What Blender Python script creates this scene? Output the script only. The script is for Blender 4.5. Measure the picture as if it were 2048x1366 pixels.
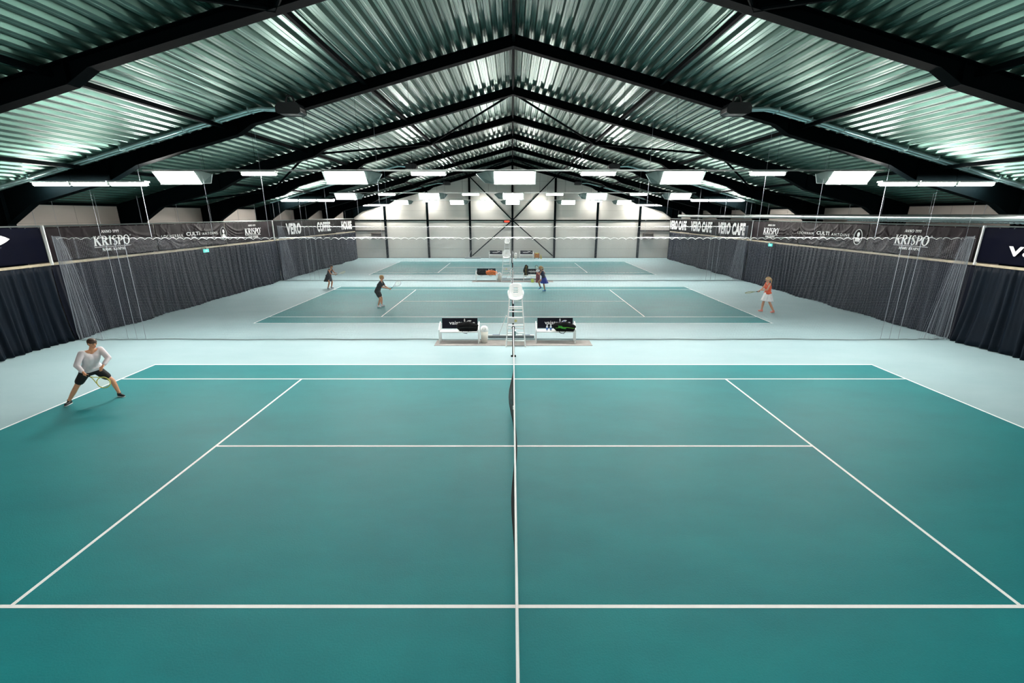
import bpy, bmesh, math, random
import numpy as np
from mathutils import Vector, Matrix, Euler
random.seed(7)
PI = math.pi
for o in list(bpy.data.objects): bpy.data.objects.remove(o)
SC = bpy.context.scene
COL = SC.collection

# ------------------------------------------------------------------ camera, world, exposure
cam = bpy.data.cameras.new('camera'); co = bpy.data.objects.new('camera', cam); COL.objects.link(co)
cam.sensor_width = 36.0; cam.lens = 902.87 / 2048 * 36.0
co.location = (-0.049, -8.712, 4.778); co.rotation_euler = (PI/2 - 0.27373, 0, 0)
cam.clip_end = 200; cam.clip_start = 0.05
SC.camera = co
w = bpy.data.worlds.new('world'); SC.world = w; w.use_nodes = True
w.node_tree.nodes['Background'].inputs[0].default_value = (0.75, 0.85, 0.9, 1)
w.node_tree.nodes['Background'].inputs[1].default_value = 0.05
SC.view_settings.view_transform = 'Standard'; SC.view_settings.look = 'None'
SC.view_settings.exposure = 1.68; SC.view_settings.gamma = 1.0
PANEL_STRENGTH = 62.0
TUBE_STRENGTH = 46.0

# ------------------------------------------------------------------ materials
MATS = {}
def lin(c):
    return tuple(((x/255)/12.92 if x/255 <= 0.04045 else ((x/255+0.055)/1.055)**2.4) for x in c)
def mat(name, rgb, rough=0.5, metal=0.0, spec=0.5, sheen=0.0, noise=0.0, nscale=5.0, bump=0.0, bscale=60.0, emit=0.0, sheen_tint=None, sheen_rough=0.4, coat=0.0):
    if name in MATS: return MATS[name]
    m = bpy.data.materials.new(name); m.use_nodes = True; nt = m.node_tree
    b = nt.nodes['Principled BSDF']; c = lin(rgb)
    b.inputs['Base Color'].default_value = (*c, 1)
    b.inputs['Roughness'].default_value = rough; b.inputs['Metallic'].default_value = metal
    b.inputs['Specular IOR Level'].default_value = spec
    b.inputs['Sheen Weight'].default_value = sheen
    b.inputs['Sheen Roughness'].default_value = sheen_rough
    if sheen_tint: b.inputs['Sheen Tint'].default_value = (*lin(sheen_tint), 1)
    b.inputs['Coat Weight'].default_value = coat
    if emit:
        b.inputs['Emission Color'].default_value = (*c, 1); b.inputs['Emission Strength'].default_value = emit
    tc = nt.nodes.new('ShaderNodeTexCoord')
    if noise:
        n = nt.nodes.new('ShaderNodeTexNoise'); n.inputs['Scale'].default_value = nscale; n.inputs['Detail'].default_value = 6
        nt.links.new(tc.outputs['Object'], n.inputs['Vector'])
        r = nt.nodes.new('ShaderNodeValToRGB')
        r.color_ramp.elements[0].position = 0.3; r.color_ramp.elements[1].position = 0.7
        r.color_ramp.elements[0].color = (*[x*(1-noise) for x in c], 1)
        r.color_ramp.elements[1].color = (*[min(1, x*(1+noise)) for x in c], 1)
        nt.links.new(n.outputs['Fac'], r.inputs['Fac']); nt.links.new(r.outputs['Color'], b.inputs['Base Color'])
    if bump:
        n2 = nt.nodes.new('ShaderNodeTexNoise'); n2.inputs['Scale'].default_value = bscale; n2.inputs['Detail'].default_value = 3
        nt.links.new(tc.outputs['Object'], n2.inputs['Vector'])
        bp = nt.nodes.new('ShaderNodeBump'); bp.inputs['Strength'].default_value = bump; bp.inputs['Distance'].default_value = 0.01
        nt.links.new(n2.outputs['Fac'], bp.inputs['Height']); nt.links.new(bp.outputs['Normal'], b.inputs['Normal'])
    MATS[name] = m; return m

def carpet(name, rgb, dark, sheen=0.35, tint=(215, 240, 240)):
    """needle-felt court carpet: large soft wear patches, brushed streaks and a fine pile"""
    m = mat(name, rgb, rough=0.6, spec=0.28, sheen=sheen, sheen_tint=tint, sheen_rough=0.22)
    nt = m.node_tree; b = nt.nodes['Principled BSDF']; tc = nt.nodes.new('ShaderNodeTexCoord')
    n = nt.nodes.new('ShaderNodeTexNoise'); n.inputs['Scale'].default_value = 0.55; n.inputs['Detail'].default_value = 8; n.inputs['Roughness'].default_value = 0.62
    mp = nt.nodes.new('ShaderNodeMapping'); mp.inputs['Scale'].default_value = (0.7, 1.6, 1)
    nt.links.new(tc.outputs['Object'], mp.inputs['Vector']); nt.links.new(mp.outputs['Vector'], n.inputs['Vector'])
    f = nt.nodes.new('ShaderNodeTexNoise'); f.inputs['Scale'].default_value = 45; f.inputs['Detail'].default_value = 2
    nt.links.new(tc.outputs['Object'], f.inputs['Vector'])
    mx = nt.nodes.new('ShaderNodeMath'); mx.operation = 'MULTIPLY_ADD'; mx.inputs[1].default_value = 0.35
    nt.links.new(f.outputs['Fac'], mx.inputs[0]); nt.links.new(n.outputs['Fac'], mx.inputs[2])
    r = nt.nodes.new('ShaderNodeValToRGB'); r.color_ramp.elements[0].position = 0.42; r.color_ramp.elements[1].position = 0.92
    r.color_ramp.elements[0].color = (*lin(dark), 1); r.color_ramp.elements[1].color = (*lin(rgb), 1)
    nt.links.new(mx.outputs[0], r.inputs['Fac']); nt.links.new(r.outputs['Color'], b.inputs['Base Color'])
    bp = nt.nodes.new('ShaderNodeBump'); bp.inputs['Strength'].default_value = 0.35; bp.inputs['Distance'].default_value = 0.006
    nt.links.new(f.outputs['Fac'], bp.inputs['Height']); nt.links.new(bp.outputs['Normal'], b.inputs['Normal'])
    return m

M_OUT = carpet('outer_carpet', (158, 184, 189), (147, 176, 182), 0.3)
M_CRT = carpet('court_carpet', (2, 127, 131), (0, 111, 117), 0.32)
M_LINE = mat('court_line', (250, 252, 251), 0.7, noise=0.03, nscale=8)
M_DECK = mat('galvanised_deck', (64, 95, 86), 0.36, metal=0.75, noise=0.06, nscale=2.5)
M_STEEL = mat('black_steel', (2, 7, 9), 0.75, spec=0.02, noise=0.15, nscale=3)
M_WALL = mat('wall_panel', (196, 194, 188), 0.55, spec=0.3, noise=0.02, nscale=0.7)
M_SIDE = mat('side_panel', (196, 188, 180), 0.6, spec=0.3, noise=0.02, nscale=0.7)
M_SEAM = mat('panel_seam', (150, 148, 142), 0.6)
M_CURT = mat('navy_curtain', (6, 17, 28), 0.62, spec=0.15, sheen=0.05, sheen_tint=(120, 150, 180), noise=0.15, nscale=1.5)
M_CURT2 = mat('grey_navy_curtain', (16, 20, 33), 0.65, spec=0.15, sheen=0.05, sheen_tint=(120, 150, 180), noise=0.15, nscale=1.5)
M_BNAVY = mat('navy_banner', (4, 6, 20), 0.6, spec=0.04, noise=0.1, nscale=2)
M_BPLUM = mat('plum_banner', (20, 8, 15), 0.48, spec=0.10, noise=0.35, nscale=1.2)
M_BBLK = mat('black_banner', (8, 7, 10), 0.5, spec=0.05, noise=0.15, nscale=2)
M_WHITE = mat('white_paint', (238, 240, 240), 0.4)
M_TEXT = mat('white_print', (240, 240, 240), 0.5)
M_DTEXT = mat('dark_print', (18, 22, 44), 0.5)
M_WOOD = mat('beige_rail', (176, 164, 140), 0.6, noise=0.15, nscale=6)
M_NETW = mat('white_twine', (156, 162, 172), 0.7)
M_NETB = mat('black_twine', (8, 10, 12), 0.7)
M_PANEL = mat('lit_diffuser', (255, 252, 246), 0.5, emit=PANEL_STRENGTH)
M_TUBE = mat('lit_tube', (255, 250, 243), 0.5, emit=TUBE_STRENGTH)
M_HOUS = mat('lamp_housing', (205, 212, 210), 0.35, metal=0.3)
M_WING = mat('unlit_diffuser', (78, 92, 88), 0.25, spec=0.6)
M_GALV = mat('galvanised_pipe', (185, 195, 195), 0.28, metal=0.9)
M_TUBEH = mat('radiant_tube', (165, 195, 195), 0.35, metal=0.6)
M_HEAT = mat('heater_casing', (30, 33, 36), 0.45, spec=0.4)
M_MATT = mat('grey_mat', (150, 146, 142), 0.9, noise=0.12, nscale=4)
M_BOARD = mat('navy_board', (12, 15, 30), 0.45, spec=0.15, noise=0.05)
M_BLACK = mat('black_cloth', (9, 9, 11), 0.7, spec=0.15, noise=0.3, nscale=12)
M_RED = mat('red_led', (255, 40, 20), 0.5, emit=3.0)
M_SKIN = mat('skin', (214, 152, 116), 0.5, noise=0.05, nscale=12)
M_TAN = mat('tan_skin', (186, 122, 82), 0.5, noise=0.05, nscale=12)

# ------------------------------------------------------------------ helpers
def link(name, me, parent=None):
    o = bpy.data.objects.new(name, me); COL.objects.link(o)
    if parent is not None: o.parent = parent
    return o
def tag(o, label=None, cat=None, group=None, kind=None):
    if label: o['label'] = label
    if cat: o['category'] = cat
    if group: o['group'] = group
    if kind: o['kind'] = kind
    return o
def thing(name, label, cat, loc=(0, 0, 0), rz=0, group=None):
    o = link(name, None); o.location = loc; o.rotation_euler = (0, 0, rz); o.empty_display_size = 0.1
    return tag(o, label, cat, group)
def copy_tree(o, parent=None):
    c = o.copy(); COL.objects.link(c)
    if parent is not None: c.parent = parent
    for ch in list(o.children): copy_tree(ch, c)
    return c

class MB:
    def __init__(s): s.v = []; s.f = []; s.mi = []; s.cur = 0
    def add(s, vs, fs):
        n = len(s.v); s.v += [tuple(p) for p in vs]
        for f in fs: s.f.append(tuple(i+n for i in f)); s.mi.append(s.cur)
        return s
    def box(s, a, b):
        (x0, y0, z0), (x1, y1, z1) = [tuple(min(a[i], b[i]) for i in range(3)), tuple(max(a[i], b[i]) for i in range(3))]
        vs = [(x0,y0,z0),(x1,y0,z0),(x1,y1,z0),(x0,y1,z0),(x0,y0,z1),(x1,y0,z1),(x1,y1,z1),(x0,y1,z1)]
        return s.add(vs, [(0,3,2,1),(4,5,6,7),(0,1,5,4),(1,2,6,5),(2,3,7,6),(3,0,4,7)])
    def prism(s, poly, axis, a, b):
        """poly in the two other axes, extruded along axis from a to b"""
        n = len(poly)
        def p3(p, t):
            if axis == 'y': return (p[0], t, p[1])
            if axis == 'x': return (t, p[0], p[1])
            return (p[0], p[1], t)
        vs = [p3(p, a) for p in poly] + [p3(p, b) for p in poly]
        fs = [tuple(range(n)), tuple(range(2*n-1, n-1, -1))] + [(i, (i+1) % n, (i+1) % n + n, i+n) for i in range(n)]
        return s.add(vs, fs)
    def bar(s, p, q, w=0.05, h=None, up=(0, 0, 1)):
        h = h or w; p = Vector(p); q = Vector(q); d = (q-p).normalized(); u = Vector(up)
        if abs(d.dot(u)) > 0.98: u = Vector((0, 1, 0))
        r = d.cross(u).normalized(); u = r.cross(d).normalized()
        vs = [e + r*sx*w/2 + u*sz*h/2 for e in (p, q) for sx, sz in ((-1,-1),(1,-1),(1,1),(-1,1))]
        return s.add(vs, [(3,2,1,0),(4,5,6,7),(0,1,5,4),(1,2,6,5),(2,3,7,6),(3,0,4,7)])
    def tube(s, pts, r, n=8, cap=True, closed=False):
        pts = [Vector(p) for p in pts]; m = len(pts)
        rs = r if isinstance(r, (list, tuple)) else [r]*m
        base = len(s.v); prev = None; rings = []
        for i, p in enumerate(pts):
            if closed: d = (pts[(i+1) % m]-pts[i-1]).normalized()
            else: d = (pts[min(i+1, m-1)]-pts[max(i-1, 0)]).normalized()
            if prev is None:
                u = Vector((0, 0, 1)) if abs(d.z) < 0.9 else Vector((1, 0, 0))
                a = d.cross(u).normalized()
            else:
                a = (prev - d*prev.dot(d)).normalized()
            prev = a; b = d.cross(a)
            rings.append([p + (a*math.cos(2*PI*k/n)+b*math.sin(2*PI*k/n))*rs[i] for k in range(n)])
        vs = [v for ring in rings for v in ring]; fs = []
        for i in range(m if closed else m-1):
            j = (i+1) % m
            for k in range(n): fs.append((i*n+k, i*n+(k+1) % n, j*n+(k+1) % n, j*n+k))
        if cap and not closed:
            fs.append(tuple(range(n-1, -1, -1))); fs.append(tuple((m-1)*n+k for k in range(n)))
        return s.add(vs, fs)
    def capsule(s, p, q, r0, r1, n=12, sx=1.0, sy=1.0):
        """tapered capsule; sx, sy squash across world x / y about its own axis"""
        p = Vector(p); q = Vector(q); d = q-p; L = d.length
        if L < 1e-6: d = Vector((0, 0, 1))
        d.normalize(); pts = []; rs = []
        for t in (-0.99, -0.8, -0.5, 0): pts.append(p + d*r0*t); rs.append(r0*math.sqrt(max(0.0, 1-t*t)))
        for t in (0, 0.5, 0.8, 0.99): pts.append(q + d*r1*t); rs.append(r1*math.sqrt(max(0.0, 1-t*t)))
        if L < 1e-6: pts = pts[:4]+pts[5:]; rs = rs[:4]+rs[5:]
        base = len(s.v); s.tube(pts, rs, n)
        if sx != 1 or sy != 1:
            for i in range(base, len(s.v)):
                v = Vector(s.v[i]); t = (v-p).dot(d); c = p + d*t; o = v-c
                s.v[i] = (c.x+o.x*sx, c.y+o.y*sy, v.z)
        return s
    def ell(s, c, r, n=16, m=10):
        vs = []; fs = []
        for i in range(m+1):
            th = PI*i/m
            for k in range(n):
                ph = 2*PI*k/n
                vs.append((c[0]+r[0]*math.sin(th)*math.cos(ph), c[1]+r[1]*math.sin(th)*math.sin(ph), c[2]+r[2]*math.cos(th)))
        for i in range(m):
            for k in range(n): fs.append((i*n+k, (i+1)*n+k, (i+1)*n+(k+1) % n, i*n+(k+1) % n))
        return s.add(vs, fs)
    def lathe(s, prof, c=(0, 0, 0), n=24, sx=1, sy=1):
        vs = []; fs = []; m = len(prof)
        for r, z in prof:
            for k in range(n): vs.append((c[0]+r*sx*math.cos(2*PI*k/n), c[1]+r*sy*math.sin(2*PI*k/n), c[2]+z))
        for i in range(m-1):
            for k in range(n): fs.append((i*n+k, i*n+(k+1) % n, (i+1)*n+(k+1) % n, (i+1)*n+k))
        return s.add(vs, fs)
    def grid(s, fn, nu, nv):
        vs = [fn(i/nu, j/nv) for j in range(nv+1) for i in range(nu+1)]
        fs = [(j*(nu+1)+i, j*(nu+1)+i+1, (j+1)*(nu+1)+i+1, (j+1)*(nu+1)+i) for j in range(nv) for i in range(nu)]
        return s.add(vs, fs)
    def mesh(s, name, mats, smooth=False):
        me = bpy.data.meshes.new(name); me.from_pydata(s.v, [], s.f)
        for m in (mats if isinstance(mats, (list, tuple)) else [mats]): me.materials.append(m)
        me.polygons.foreach_set('material_index', s.mi)
        if smooth: me.polygons.foreach_set('use_smooth', [True]*len(s.f))
        me.update(); return me
    def build(s, name, mats, parent=None, smooth=False, bevel=0):
        o = link(name, s.mesh(name, mats, smooth), parent)
        if bevel:
            b = o.modifiers.new('bevel', 'BEVEL'); b.width = bevel; b.segments = 2; b.limit_method = 'ANGLE'
        return o
def threads(name, lines, r, m, parent=None):
    """many poly-lines -> one mesh of three-sided strings (numpy, fast). lines: list of (k,3) arrays"""
    V = []; F = []; base = 0
    for P in lines:
        P = np.asarray(P, float); k = len(P)
        d = np.gradient(P, axis=0); d /= np.linalg.norm(d, axis=1)[:, None]+1e-12
        ref = np.array([0, 1, 0.0]) if abs(d[0][1]) < 0.8 else np.array([0, 0, 1.0])
        a = np.cross(d, ref); a /= np.linalg.norm(a, axis=1)[:, None]+1e-12; b = np.cross(d, a)
        ring = np.stack([P + r*(a*math.cos(t)+b*math.sin(t)) for t in (0, 2*PI/3, 4*PI/3)], 1).reshape(-1, 3)
        V.append(ring); i = np.arange(k-1)*3+base
        for q in range(3): F.append(np.stack([i+q, i+(q+1) % 3, i+3+(q+1) % 3, i+3+q], 1))
        base += 3*k
    V = np.concatenate(V).astype('f'); F = np.concatenate(F).astype('i')
    me = bpy.data.meshes.new(name); me.vertices.add(len(V)); me.vertices.foreach_set('co', V.ravel())
    me.loops.add(F.size); me.loops.foreach_set('vertex_index', F.ravel())
    me.polygons.add(len(F)); me.polygons.foreach_set('loop_start', np.arange(0, F.size, 4, dtype='i'))
    me.update(calc_edges=True); me.validate(); me.materials.append(m)
    return link(name, me, parent)
def text(name, s, m, parent, loc, rot, width=None, height=None, bold=0.0, thick=0.004, spacing=1.0, shear=0.0, align='CENTER'):
    """lettering built as a real extruded mesh, scaled to the width and height it has in the place"""
    cu = bpy.data.curves.new(name, 'FONT'); cu.body = s; cu.size = 1; cu.extrude = 0.004; cu.offset = bold
    cu.space_character = spacing; cu.shear = shear; cu.resolution_u = 4
    tmp = bpy.data.objects.new(name, cu); COL.objects.link(tmp)
    bpy.context.view_layer.update()
    me = bpy.data.meshes.new_from_object(tmp.evaluated_get(bpy.context.evaluated_depsgraph_get()))
    bpy.data.objects.remove(tmp)
    co_ = np.empty(len(me.vertices)*3, 'f'); me.vertices.foreach_get('co', co_); co_ = co_.reshape(-1, 3)
    mn, mx = co_.min(0), co_.max(0); c = (mn+mx)/2
    if align == 'LEFT': c[0] = mn[0]
    co_ -= c; sx = (width/(mx[0]-mn[0])) if width else None; sy = (height/(mx[1]-mn[1])) if height else None
    sx = sx or sy; sy = sy or sx
    co_ *= np.array([sx, sy, thick/0.008]); me.vertices.foreach_set('co', co_.ravel().astype('f')); me.update()
    me.materials.clear(); me.materials.append(m); me.name = name
    o = link(name, me, parent); o.location = loc; o.rotation_euler = rot; return o

# ------------------------------------------------------------------ geometry constants
HX = 18.85; YF = 43.85; YB = -14.0
def deck_z(x): return 10.30 - 0.268*abs(x)
CY = [0.0, 16.85, 34.14]             # court centres
FY = [-10.2, -4.2, 1.8, 7.8, 13.8, 19.8, 25.8, 31.8, 37.8, 43.6]

# ------------------------------------------------------------------ floor
b = MB()
b.box((-HX, YB, -0.1), (HX, YF, 0))
W2 = 11.885; D2 = 5.485; S2 = 4.115; SV = 6.4; L = 0.05
def slab(x0, x1, y0, y1, z): b.box((x0, y0, -0.001-z/3), (x1, y1, z))
for c in CY:
    b.cur = 1; slab(-W2, W2, c-D2, c+D2, 0.002)
    b.cur = 2; z = 0.004
    for s_ in (-1, 1):
        slab(-W2, W2, c+s_*D2-(L if s_ > 0 else 0), c+s_*D2+(0 if s_ > 0 else L), z)
        slab(-W2, W2, c+s_*S2-L/2, c+s_*S2+L/2, z+0.0006)
        slab(s_*W2-(L if s_ > 0 else 0), s_*W2+(0 if s_ > 0 else L), c-D2, c+D2, z+0.0012)
        slab(s_*SV-L/2, s_*SV+L/2, c-S2, c+S2, z+0.0018)
        slab(*sorted((s_*W2-s_*0.1, s_*W2)), c-L/2, c+L/2, z+0.0018)
    slab(-SV, SV, c-L/2, c+L/2, z+0.0024)
tag(b.build('floor', [M_OUT, M_CRT, M_LINE]), kind='structure')

# ------------------------------------------------------------------ roof deck (trapezoidal sheets, ribs run away from the camera)
def deck_profile():
    pts = []; x = 0.0; pitch = 0.33; d = 0.11
    while x < HX+0.3:
        for dx, dz in ((0, 0), (0.055, 0), (0.065, 0.012), (0.085, 0.012), (0.095, 0), (0.145, 0), (0.175, d), (0.22, d), (0.23, d-0.012), (0.25, d-0.012), (0.26, d), (0.30, d)):
            pts.append((x+dx, dz))
        x += pitch
    return pts
b = MB()
for s_ in (-1, 1):
    prof = [(x, deck_z(x)+dz) for x, dz in deck_profile()]
    n = len(prof)
    vs = [(s_*x, y, z) for y in (YB, YF) for x, z in prof]
    b.add(vs, [(i, i+1, n+i+1, n+i) if s_ > 0 else (i, n+i, n+i+1, i+1) for i in range(n-1)])
ceil = b.build('ceiling', M_DECK); sol = ceil.modifiers.new('sheet', 'SOLIDIFY'); sol.thickness = 0.004; sol.offset = 1
tag(ceil, kind='structure')

# ------------------------------------------------------------------ walls
def end_wall(name, y0, y1, yseam):
    b = MB()
    b.prism([(-HX, 0), (HX, 0), (HX, deck_z(HX)+0.1), (0, deck_z(0)+0.1), (-HX, deck_z(HX)+0.1)], 'y', y0, y1)
    if yseam is not None:
        b.cur = 1
        for k in range(1, 10):
            z = 1.04*k; hx = min(HX, (10.25-z)/0.268)
            b.box((-hx, yseam-0.004, z-0.009), (hx, yseam+0.02, z+0.009))
    return tag(b.build(name, [M_WALL, M_SEAM]), kind='structure')
end_wall('wall_back', YF, YF+0.2, YF)
end_wall('wall_front', YB-0.2, YB, None)
for s_, nm in ((-1, 'wall_left'), (1, 'wall_right')):
    b = MB(); b.box((s_*HX, YB, 0), (s_*(HX+0.2), YF, 5.30))
    b.cur = 1
    for y in np.arange(YB+1.5, YF, 3.0): b.box((s_*HX, y-0.008, 0), (s_*(HX-0.004), y+0.008, 5.2))
    for z in (4.45,): b.box((s_*HX, YB, z-0.006), (s_*(HX-0.004), YF, z+0.006))
    tag(b.build(nm, [M_SIDE, M_SEAM]), kind='structure')
    b = MB(); b.box((s_*(HX-0.14), YB, 5.16), (s_*(HX-0.005), YF-0.01, 5.27))
    tag(b.build('trim_1' if s_ < 0 else 'trim_2', M_STEEL), kind='structure')
b = MB(); b.box((-HX+0.01, YF-0.03, 0), (HX-0.01, YF-0.001, 0.07))
tag(b.build('baseboard_back', M_SEAM), kind='structure')

# far wall steelwork
for k in range(-3, 4):
    x = 4.76*k
    b = MB(); y = YF-0.24; zt = deck_z(x)-0.35
    b.box((x-0.11, y, 0), (x+0.11, y+0.014, zt)); b.box((x-0.008, y+0.014, 0), (x+0.008, y+0.2, zt)); b.box((x-0.11, y+0.2, 0), (x+0.11, y+0.215, zt))
    nm = ['leftmost', 'second from the left', 'third from the left', 'centre', 'third from the right', 'second from the right', 'rightmost'][k+3]
    tag(b.build('wall_column', M_STEEL), f'black steel column on the white end wall, {nm} of seven', 'column', 'columns on the end wall')
for s_ in (-1, 1):
    b = MB(); b.box((s_*0.12, YF-0.14, 4.12), (s_*(HX-0.2), YF-0.05, 4.24))
    tag(b.build('wall_rail', M_STEEL), f'long black horizontal rail across the {"left" if s_<0 else "right"} half of the end wall', 'rail')
    b = MB(); b.box((s_*14.4, YF-0.14, 2.98), (s_*(HX-0.2), YF-0.05, 3.08))
    tag(b.build('wall_rail', M_STEEL), f'short low black rail in the outermost {"left" if s_<0 else "right"} bay of the end wall', 'rail')
    b = MB(); b.bar((s_*4.64, YF-0.16, 8.75), (s_*0.1, YF-0.16, 4.28), 0.12, 0.08, up=(0, 1, 0))
    tag(b.build('diagonal_brace', M_STEEL), f'black diagonal brace on the end wall, upper {"left" if s_<0 else "right"} arm of the cross', 'brace', 'cross brace on the end wall')
    b = MB(); b.bar((s_*4.6, YF-0.16, 0.25), (s_*0.1, YF-0.16, 4.1), 0.12, 0.08, up=(0, 1, 0))
    tag(b.build('diagonal_brace', M_STEEL), f'black diagonal brace on the end wall, lower {"left" if s_<0 else "right"} arm of the cross', 'brace', 'cross brace on the end wall')

# ------------------------------------------------------------------ portal frames
BOT = [(0, 9.95), (8.7, 7.67), (9.2, 7.36), (12.8, 6.40), (13.8, 5.90), (16.75, 5.12), (17.75, 4.45)]
def rafter(s_):
    b = MB(); wd = 0.15; tf = 0.02
    top = [(x, deck_z(x)-0.01) for x, _ in BOT] + [(18.8, deck_z(18.8)-0.01)]
    for (xa, za), (xb, zb) in zip(BOT[:-1], BOT[1:]):      # bottom flange and web, piece by piece
        b.add([(s_*xa, -wd, za), (s_*xb, -wd, zb), (s_*xb, wd, zb), (s_*xa, wd, za), (s_*xa, -wd, za+tf), (s_*xb, -wd, zb+tf), (s_*xb, wd, zb+tf), (s_*xa, wd, za+tf)],
              [(0,3,2,1),(4,5,6,7),(0,1,5,4),(1,2,6,5),(2,3,7,6),(3,0,4,7)])
        b.prism([(s_*xa, za), (s_*xb, zb), (s_*xb, deck_z(xb)-0.01), (s_*xa, deck_z(xa)-0.01)], 'y', -0.008, 0.008)
    b.prism([(s_*17.75, 4.45), (s_*18.8, 4.45), (s_*18.8, deck_z(18.8)-0.01), (s_*17.75, deck_z(17.75)-0.01)], 'y', -0.008, 0.008)
    for (xa, za), (xb, zb) in zip(top[:-1], top[1:]):
        b.add([(s_*xa, -wd, za-tf), (s_*xb, -wd, zb-tf), (s_*xb, wd, zb-tf), (s_*xa, wd, za-tf), (s_*xa, -wd, za), (s_*xb, -wd, zb), (s_*xb, wd, zb), (s_*xa, wd, za)],
              [(0,3,2,1),(4,5,6,7),(0,1,5,4),(1,2,6,5),(2,3,7,6),(3,0,4,7)])
    for x in (0.02, 4.75, 9.2, 13.8, 17.75):                # stiffener plates
        zb = np.interp(x, [p[0] for p in BOT], [p[1] for p in BOT])
        b.box((s_*x-0.008, -wd+0.01, zb), (s_*x+0.008, wd-0.01, deck_z(x)-0.02))
    return b
def column(s_):
    b = MB(); wd = 0.15
    for x, t in ((17.75, 0.02), (18.8, 0.02)):
        b.box((s_*x, -wd, 0.0), (s_*(x+t), wd, 4.45 if x < 18 else 5.2))
    b.box((s_*17.75, -0.008, 0.0), (s_*18.8, 0.008, 4.45))
    for z in (0.02, 4.43): b.box((s_*17.77, -wd, z-0.01), (s_*18.8, wd, z+0.01))
    b.box((s_*17.7, -0.2, 0), (s_*18.83, 0.2, 0.02))
    return b
RAF = {s_: rafter(s_).mesh('rafter', M_STEEL) for s_ in (-1, 1)}
COLM = {s_: column(s_).mesh('column', M_STEEL) for s_ in (-1, 1)}
ORD = ['behind the camera', 'nearest, overhead out of view', 'nearest in view, cut by the upper corners', 'second from the camera, with the nearest heaters',
       'third from the camera', 'fourth from the camera', 'fifth from the camera', 'sixth from the camera', 'seventh from the camera', 'farthest, against the end wall']
for i, y in enumerate(FY):
    if i < 1: continue
    t = thing('portal_frame', f'black steel portal roof frame, {ORD[i]}', 'roof frame', (0, y, 0), 0, 'portal frames across the hall')
    for s_ in (-1, 1):
        link('rafter', RAF[s_], t); link('column', COLM[s_], t)
# longitudinal ties under the deck
for k in range(-3, 4):
    x = 4.8*k; z = deck_z(x)-0.14 if k else deck_z(0)-0.16
    b = MB()
    for y0, y1 in zip(FY[1:-1], FY[2:]): b.bar((x, y0+0.01, z), (x, y1-0.01, z), 0.11 if k else 0.09, 0.11 if k else 0.16)
    nm = ['outermost on the left', 'second from the left', 'first left of the ridge', 'directly under the ridge', 'first right of the ridge', 'second from the right', 'outermost on the right'][k+3]
    tag(b.build('tie_beam', M_STEEL), f'slim black tie beam running lengthwise under the roof, {nm}', 'beam', 'lengthwise roof ties')
# zigzag wind braces in three bays
def zig(ya, yb, nodes_a, nodes_b, where):
    nodes = sorted([(x, ya) for x in nodes_a]+[(x, yb) for x in nodes_b])
    for s_ in (-1, 1):
        for (xa, y0), (xb, y1) in zip(nodes[:-1], nodes[1:]):
            b = MB(); p = Vector((s_*xa, y0, deck_z(xa)-0.27)); q = Vector((s_*xb, y1, deck_z(xb)-0.27)); d = (q-p).normalized()
            b.tube([p+d*0.16, q-d*0.16], 0.05, 8)
            b.bar(p, p+d*0.2, 0.012, 0.12); b.bar(q-d*0.2, q, 0.012, 0.12)
            tag(b.build('roof_brace', M_STEEL), f'diagonal roof brace {where}, {"left" if s_<0 else "right"}, {["next to the ridge","second from the ridge","third from the ridge","next to the eave"][int(xa//4.7)]}', 'brace', 'zigzag roof braces')
zig(13.8, 19.8, (0, 9.6, 18.6), (4.8, 14.4), 'between the third and fourth frames')
zig(-4.2, 1.8, (0, 9.6, 18.6), (4.8, 14.4), 'nearest the camera')
zig(37.8, 43.6, (0, 9.6, 18.6), (4.8, 14.4), 'in the bay before the end wall')

# ------------------------------------------------------------------ radiant heaters on the frames
def heater():
    t = thing('radiant_heater', 'x', 'heater')
    b = MB(); b.prism([(-0.38, -0.12), (-0.30, -0.17), (0.30, -0.17), (0.38, -0.12), (0.38, 0.02), (0.3, 0.14), (-0.3, 0.14), (-0.38, 0.02)], 'y', -0.24, 0.24)
    b.build('burner_box', M_HEAT, t, bevel=0.012)
    b = MB(); b.tube([(-0.1, 0, 0.12), (-0.13, 0, 0.25), (-0.09, 0, 0.36), (0.0, 0, 0.40), (0.08, 0, 0.36), (0.13, 0, 0.24), (0.12, 0, 0.12)], 0.035, 10)
    b.build('flue_hose', M_HEAT, t, smooth=True)
    b = MB()
    for dy in (-0.11, 0.11):
        b.tube([(0.38, dy, -0.02), (0.95, dy, 0.0), (1.3, dy, -0.06), (3.0, dy, -0.49), (10.2, dy, -0.49-7.2*0.268)], 0.045, 10)
    b.build('radiant_tube', M_TUBEH, t, smooth=False)
    for k in range(9):
        b = MB(); x = 1.3+k*1.08; z = -0.06-(x-1.3)*0.262
        b.box((x-0.015, -0.18, z-0.06), (x+0.015, 0.18, z+0.075)); b.build('clamp', M_TUBEH, t)
    for x in (0.0, 2.4, 5.0, 7.6):
        b = MB(); b.tube([(x, 0, -0.05-max(0, x-1.3)*0.262), (x, 0, min(0.33, 0.36-x*0.268))], 0.006, 5); b.build('hanger', M_HEAT, t)
    return t
H0 = heater(); first = True
for y, z0, far in ((7.15, 8.02, 'nearest the camera'), (25.1, 8.05, 'above the middle of the hall'), (42.9, 8.05, 'close to the end wall')):
    for s_ in (-1, 1):
        h = H0 if first else copy_tree(H0); first = False
        h.location = (s_*7.1, y, z0); h.rotation_euler = (0, 0, PI if s_ < 0 else 0)
        tag(h, f'box heater with paired tubes, {"left" if s_<0 else "right"} roof slope, {far}', 'heater', 'radiant heaters under the roof')

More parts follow.
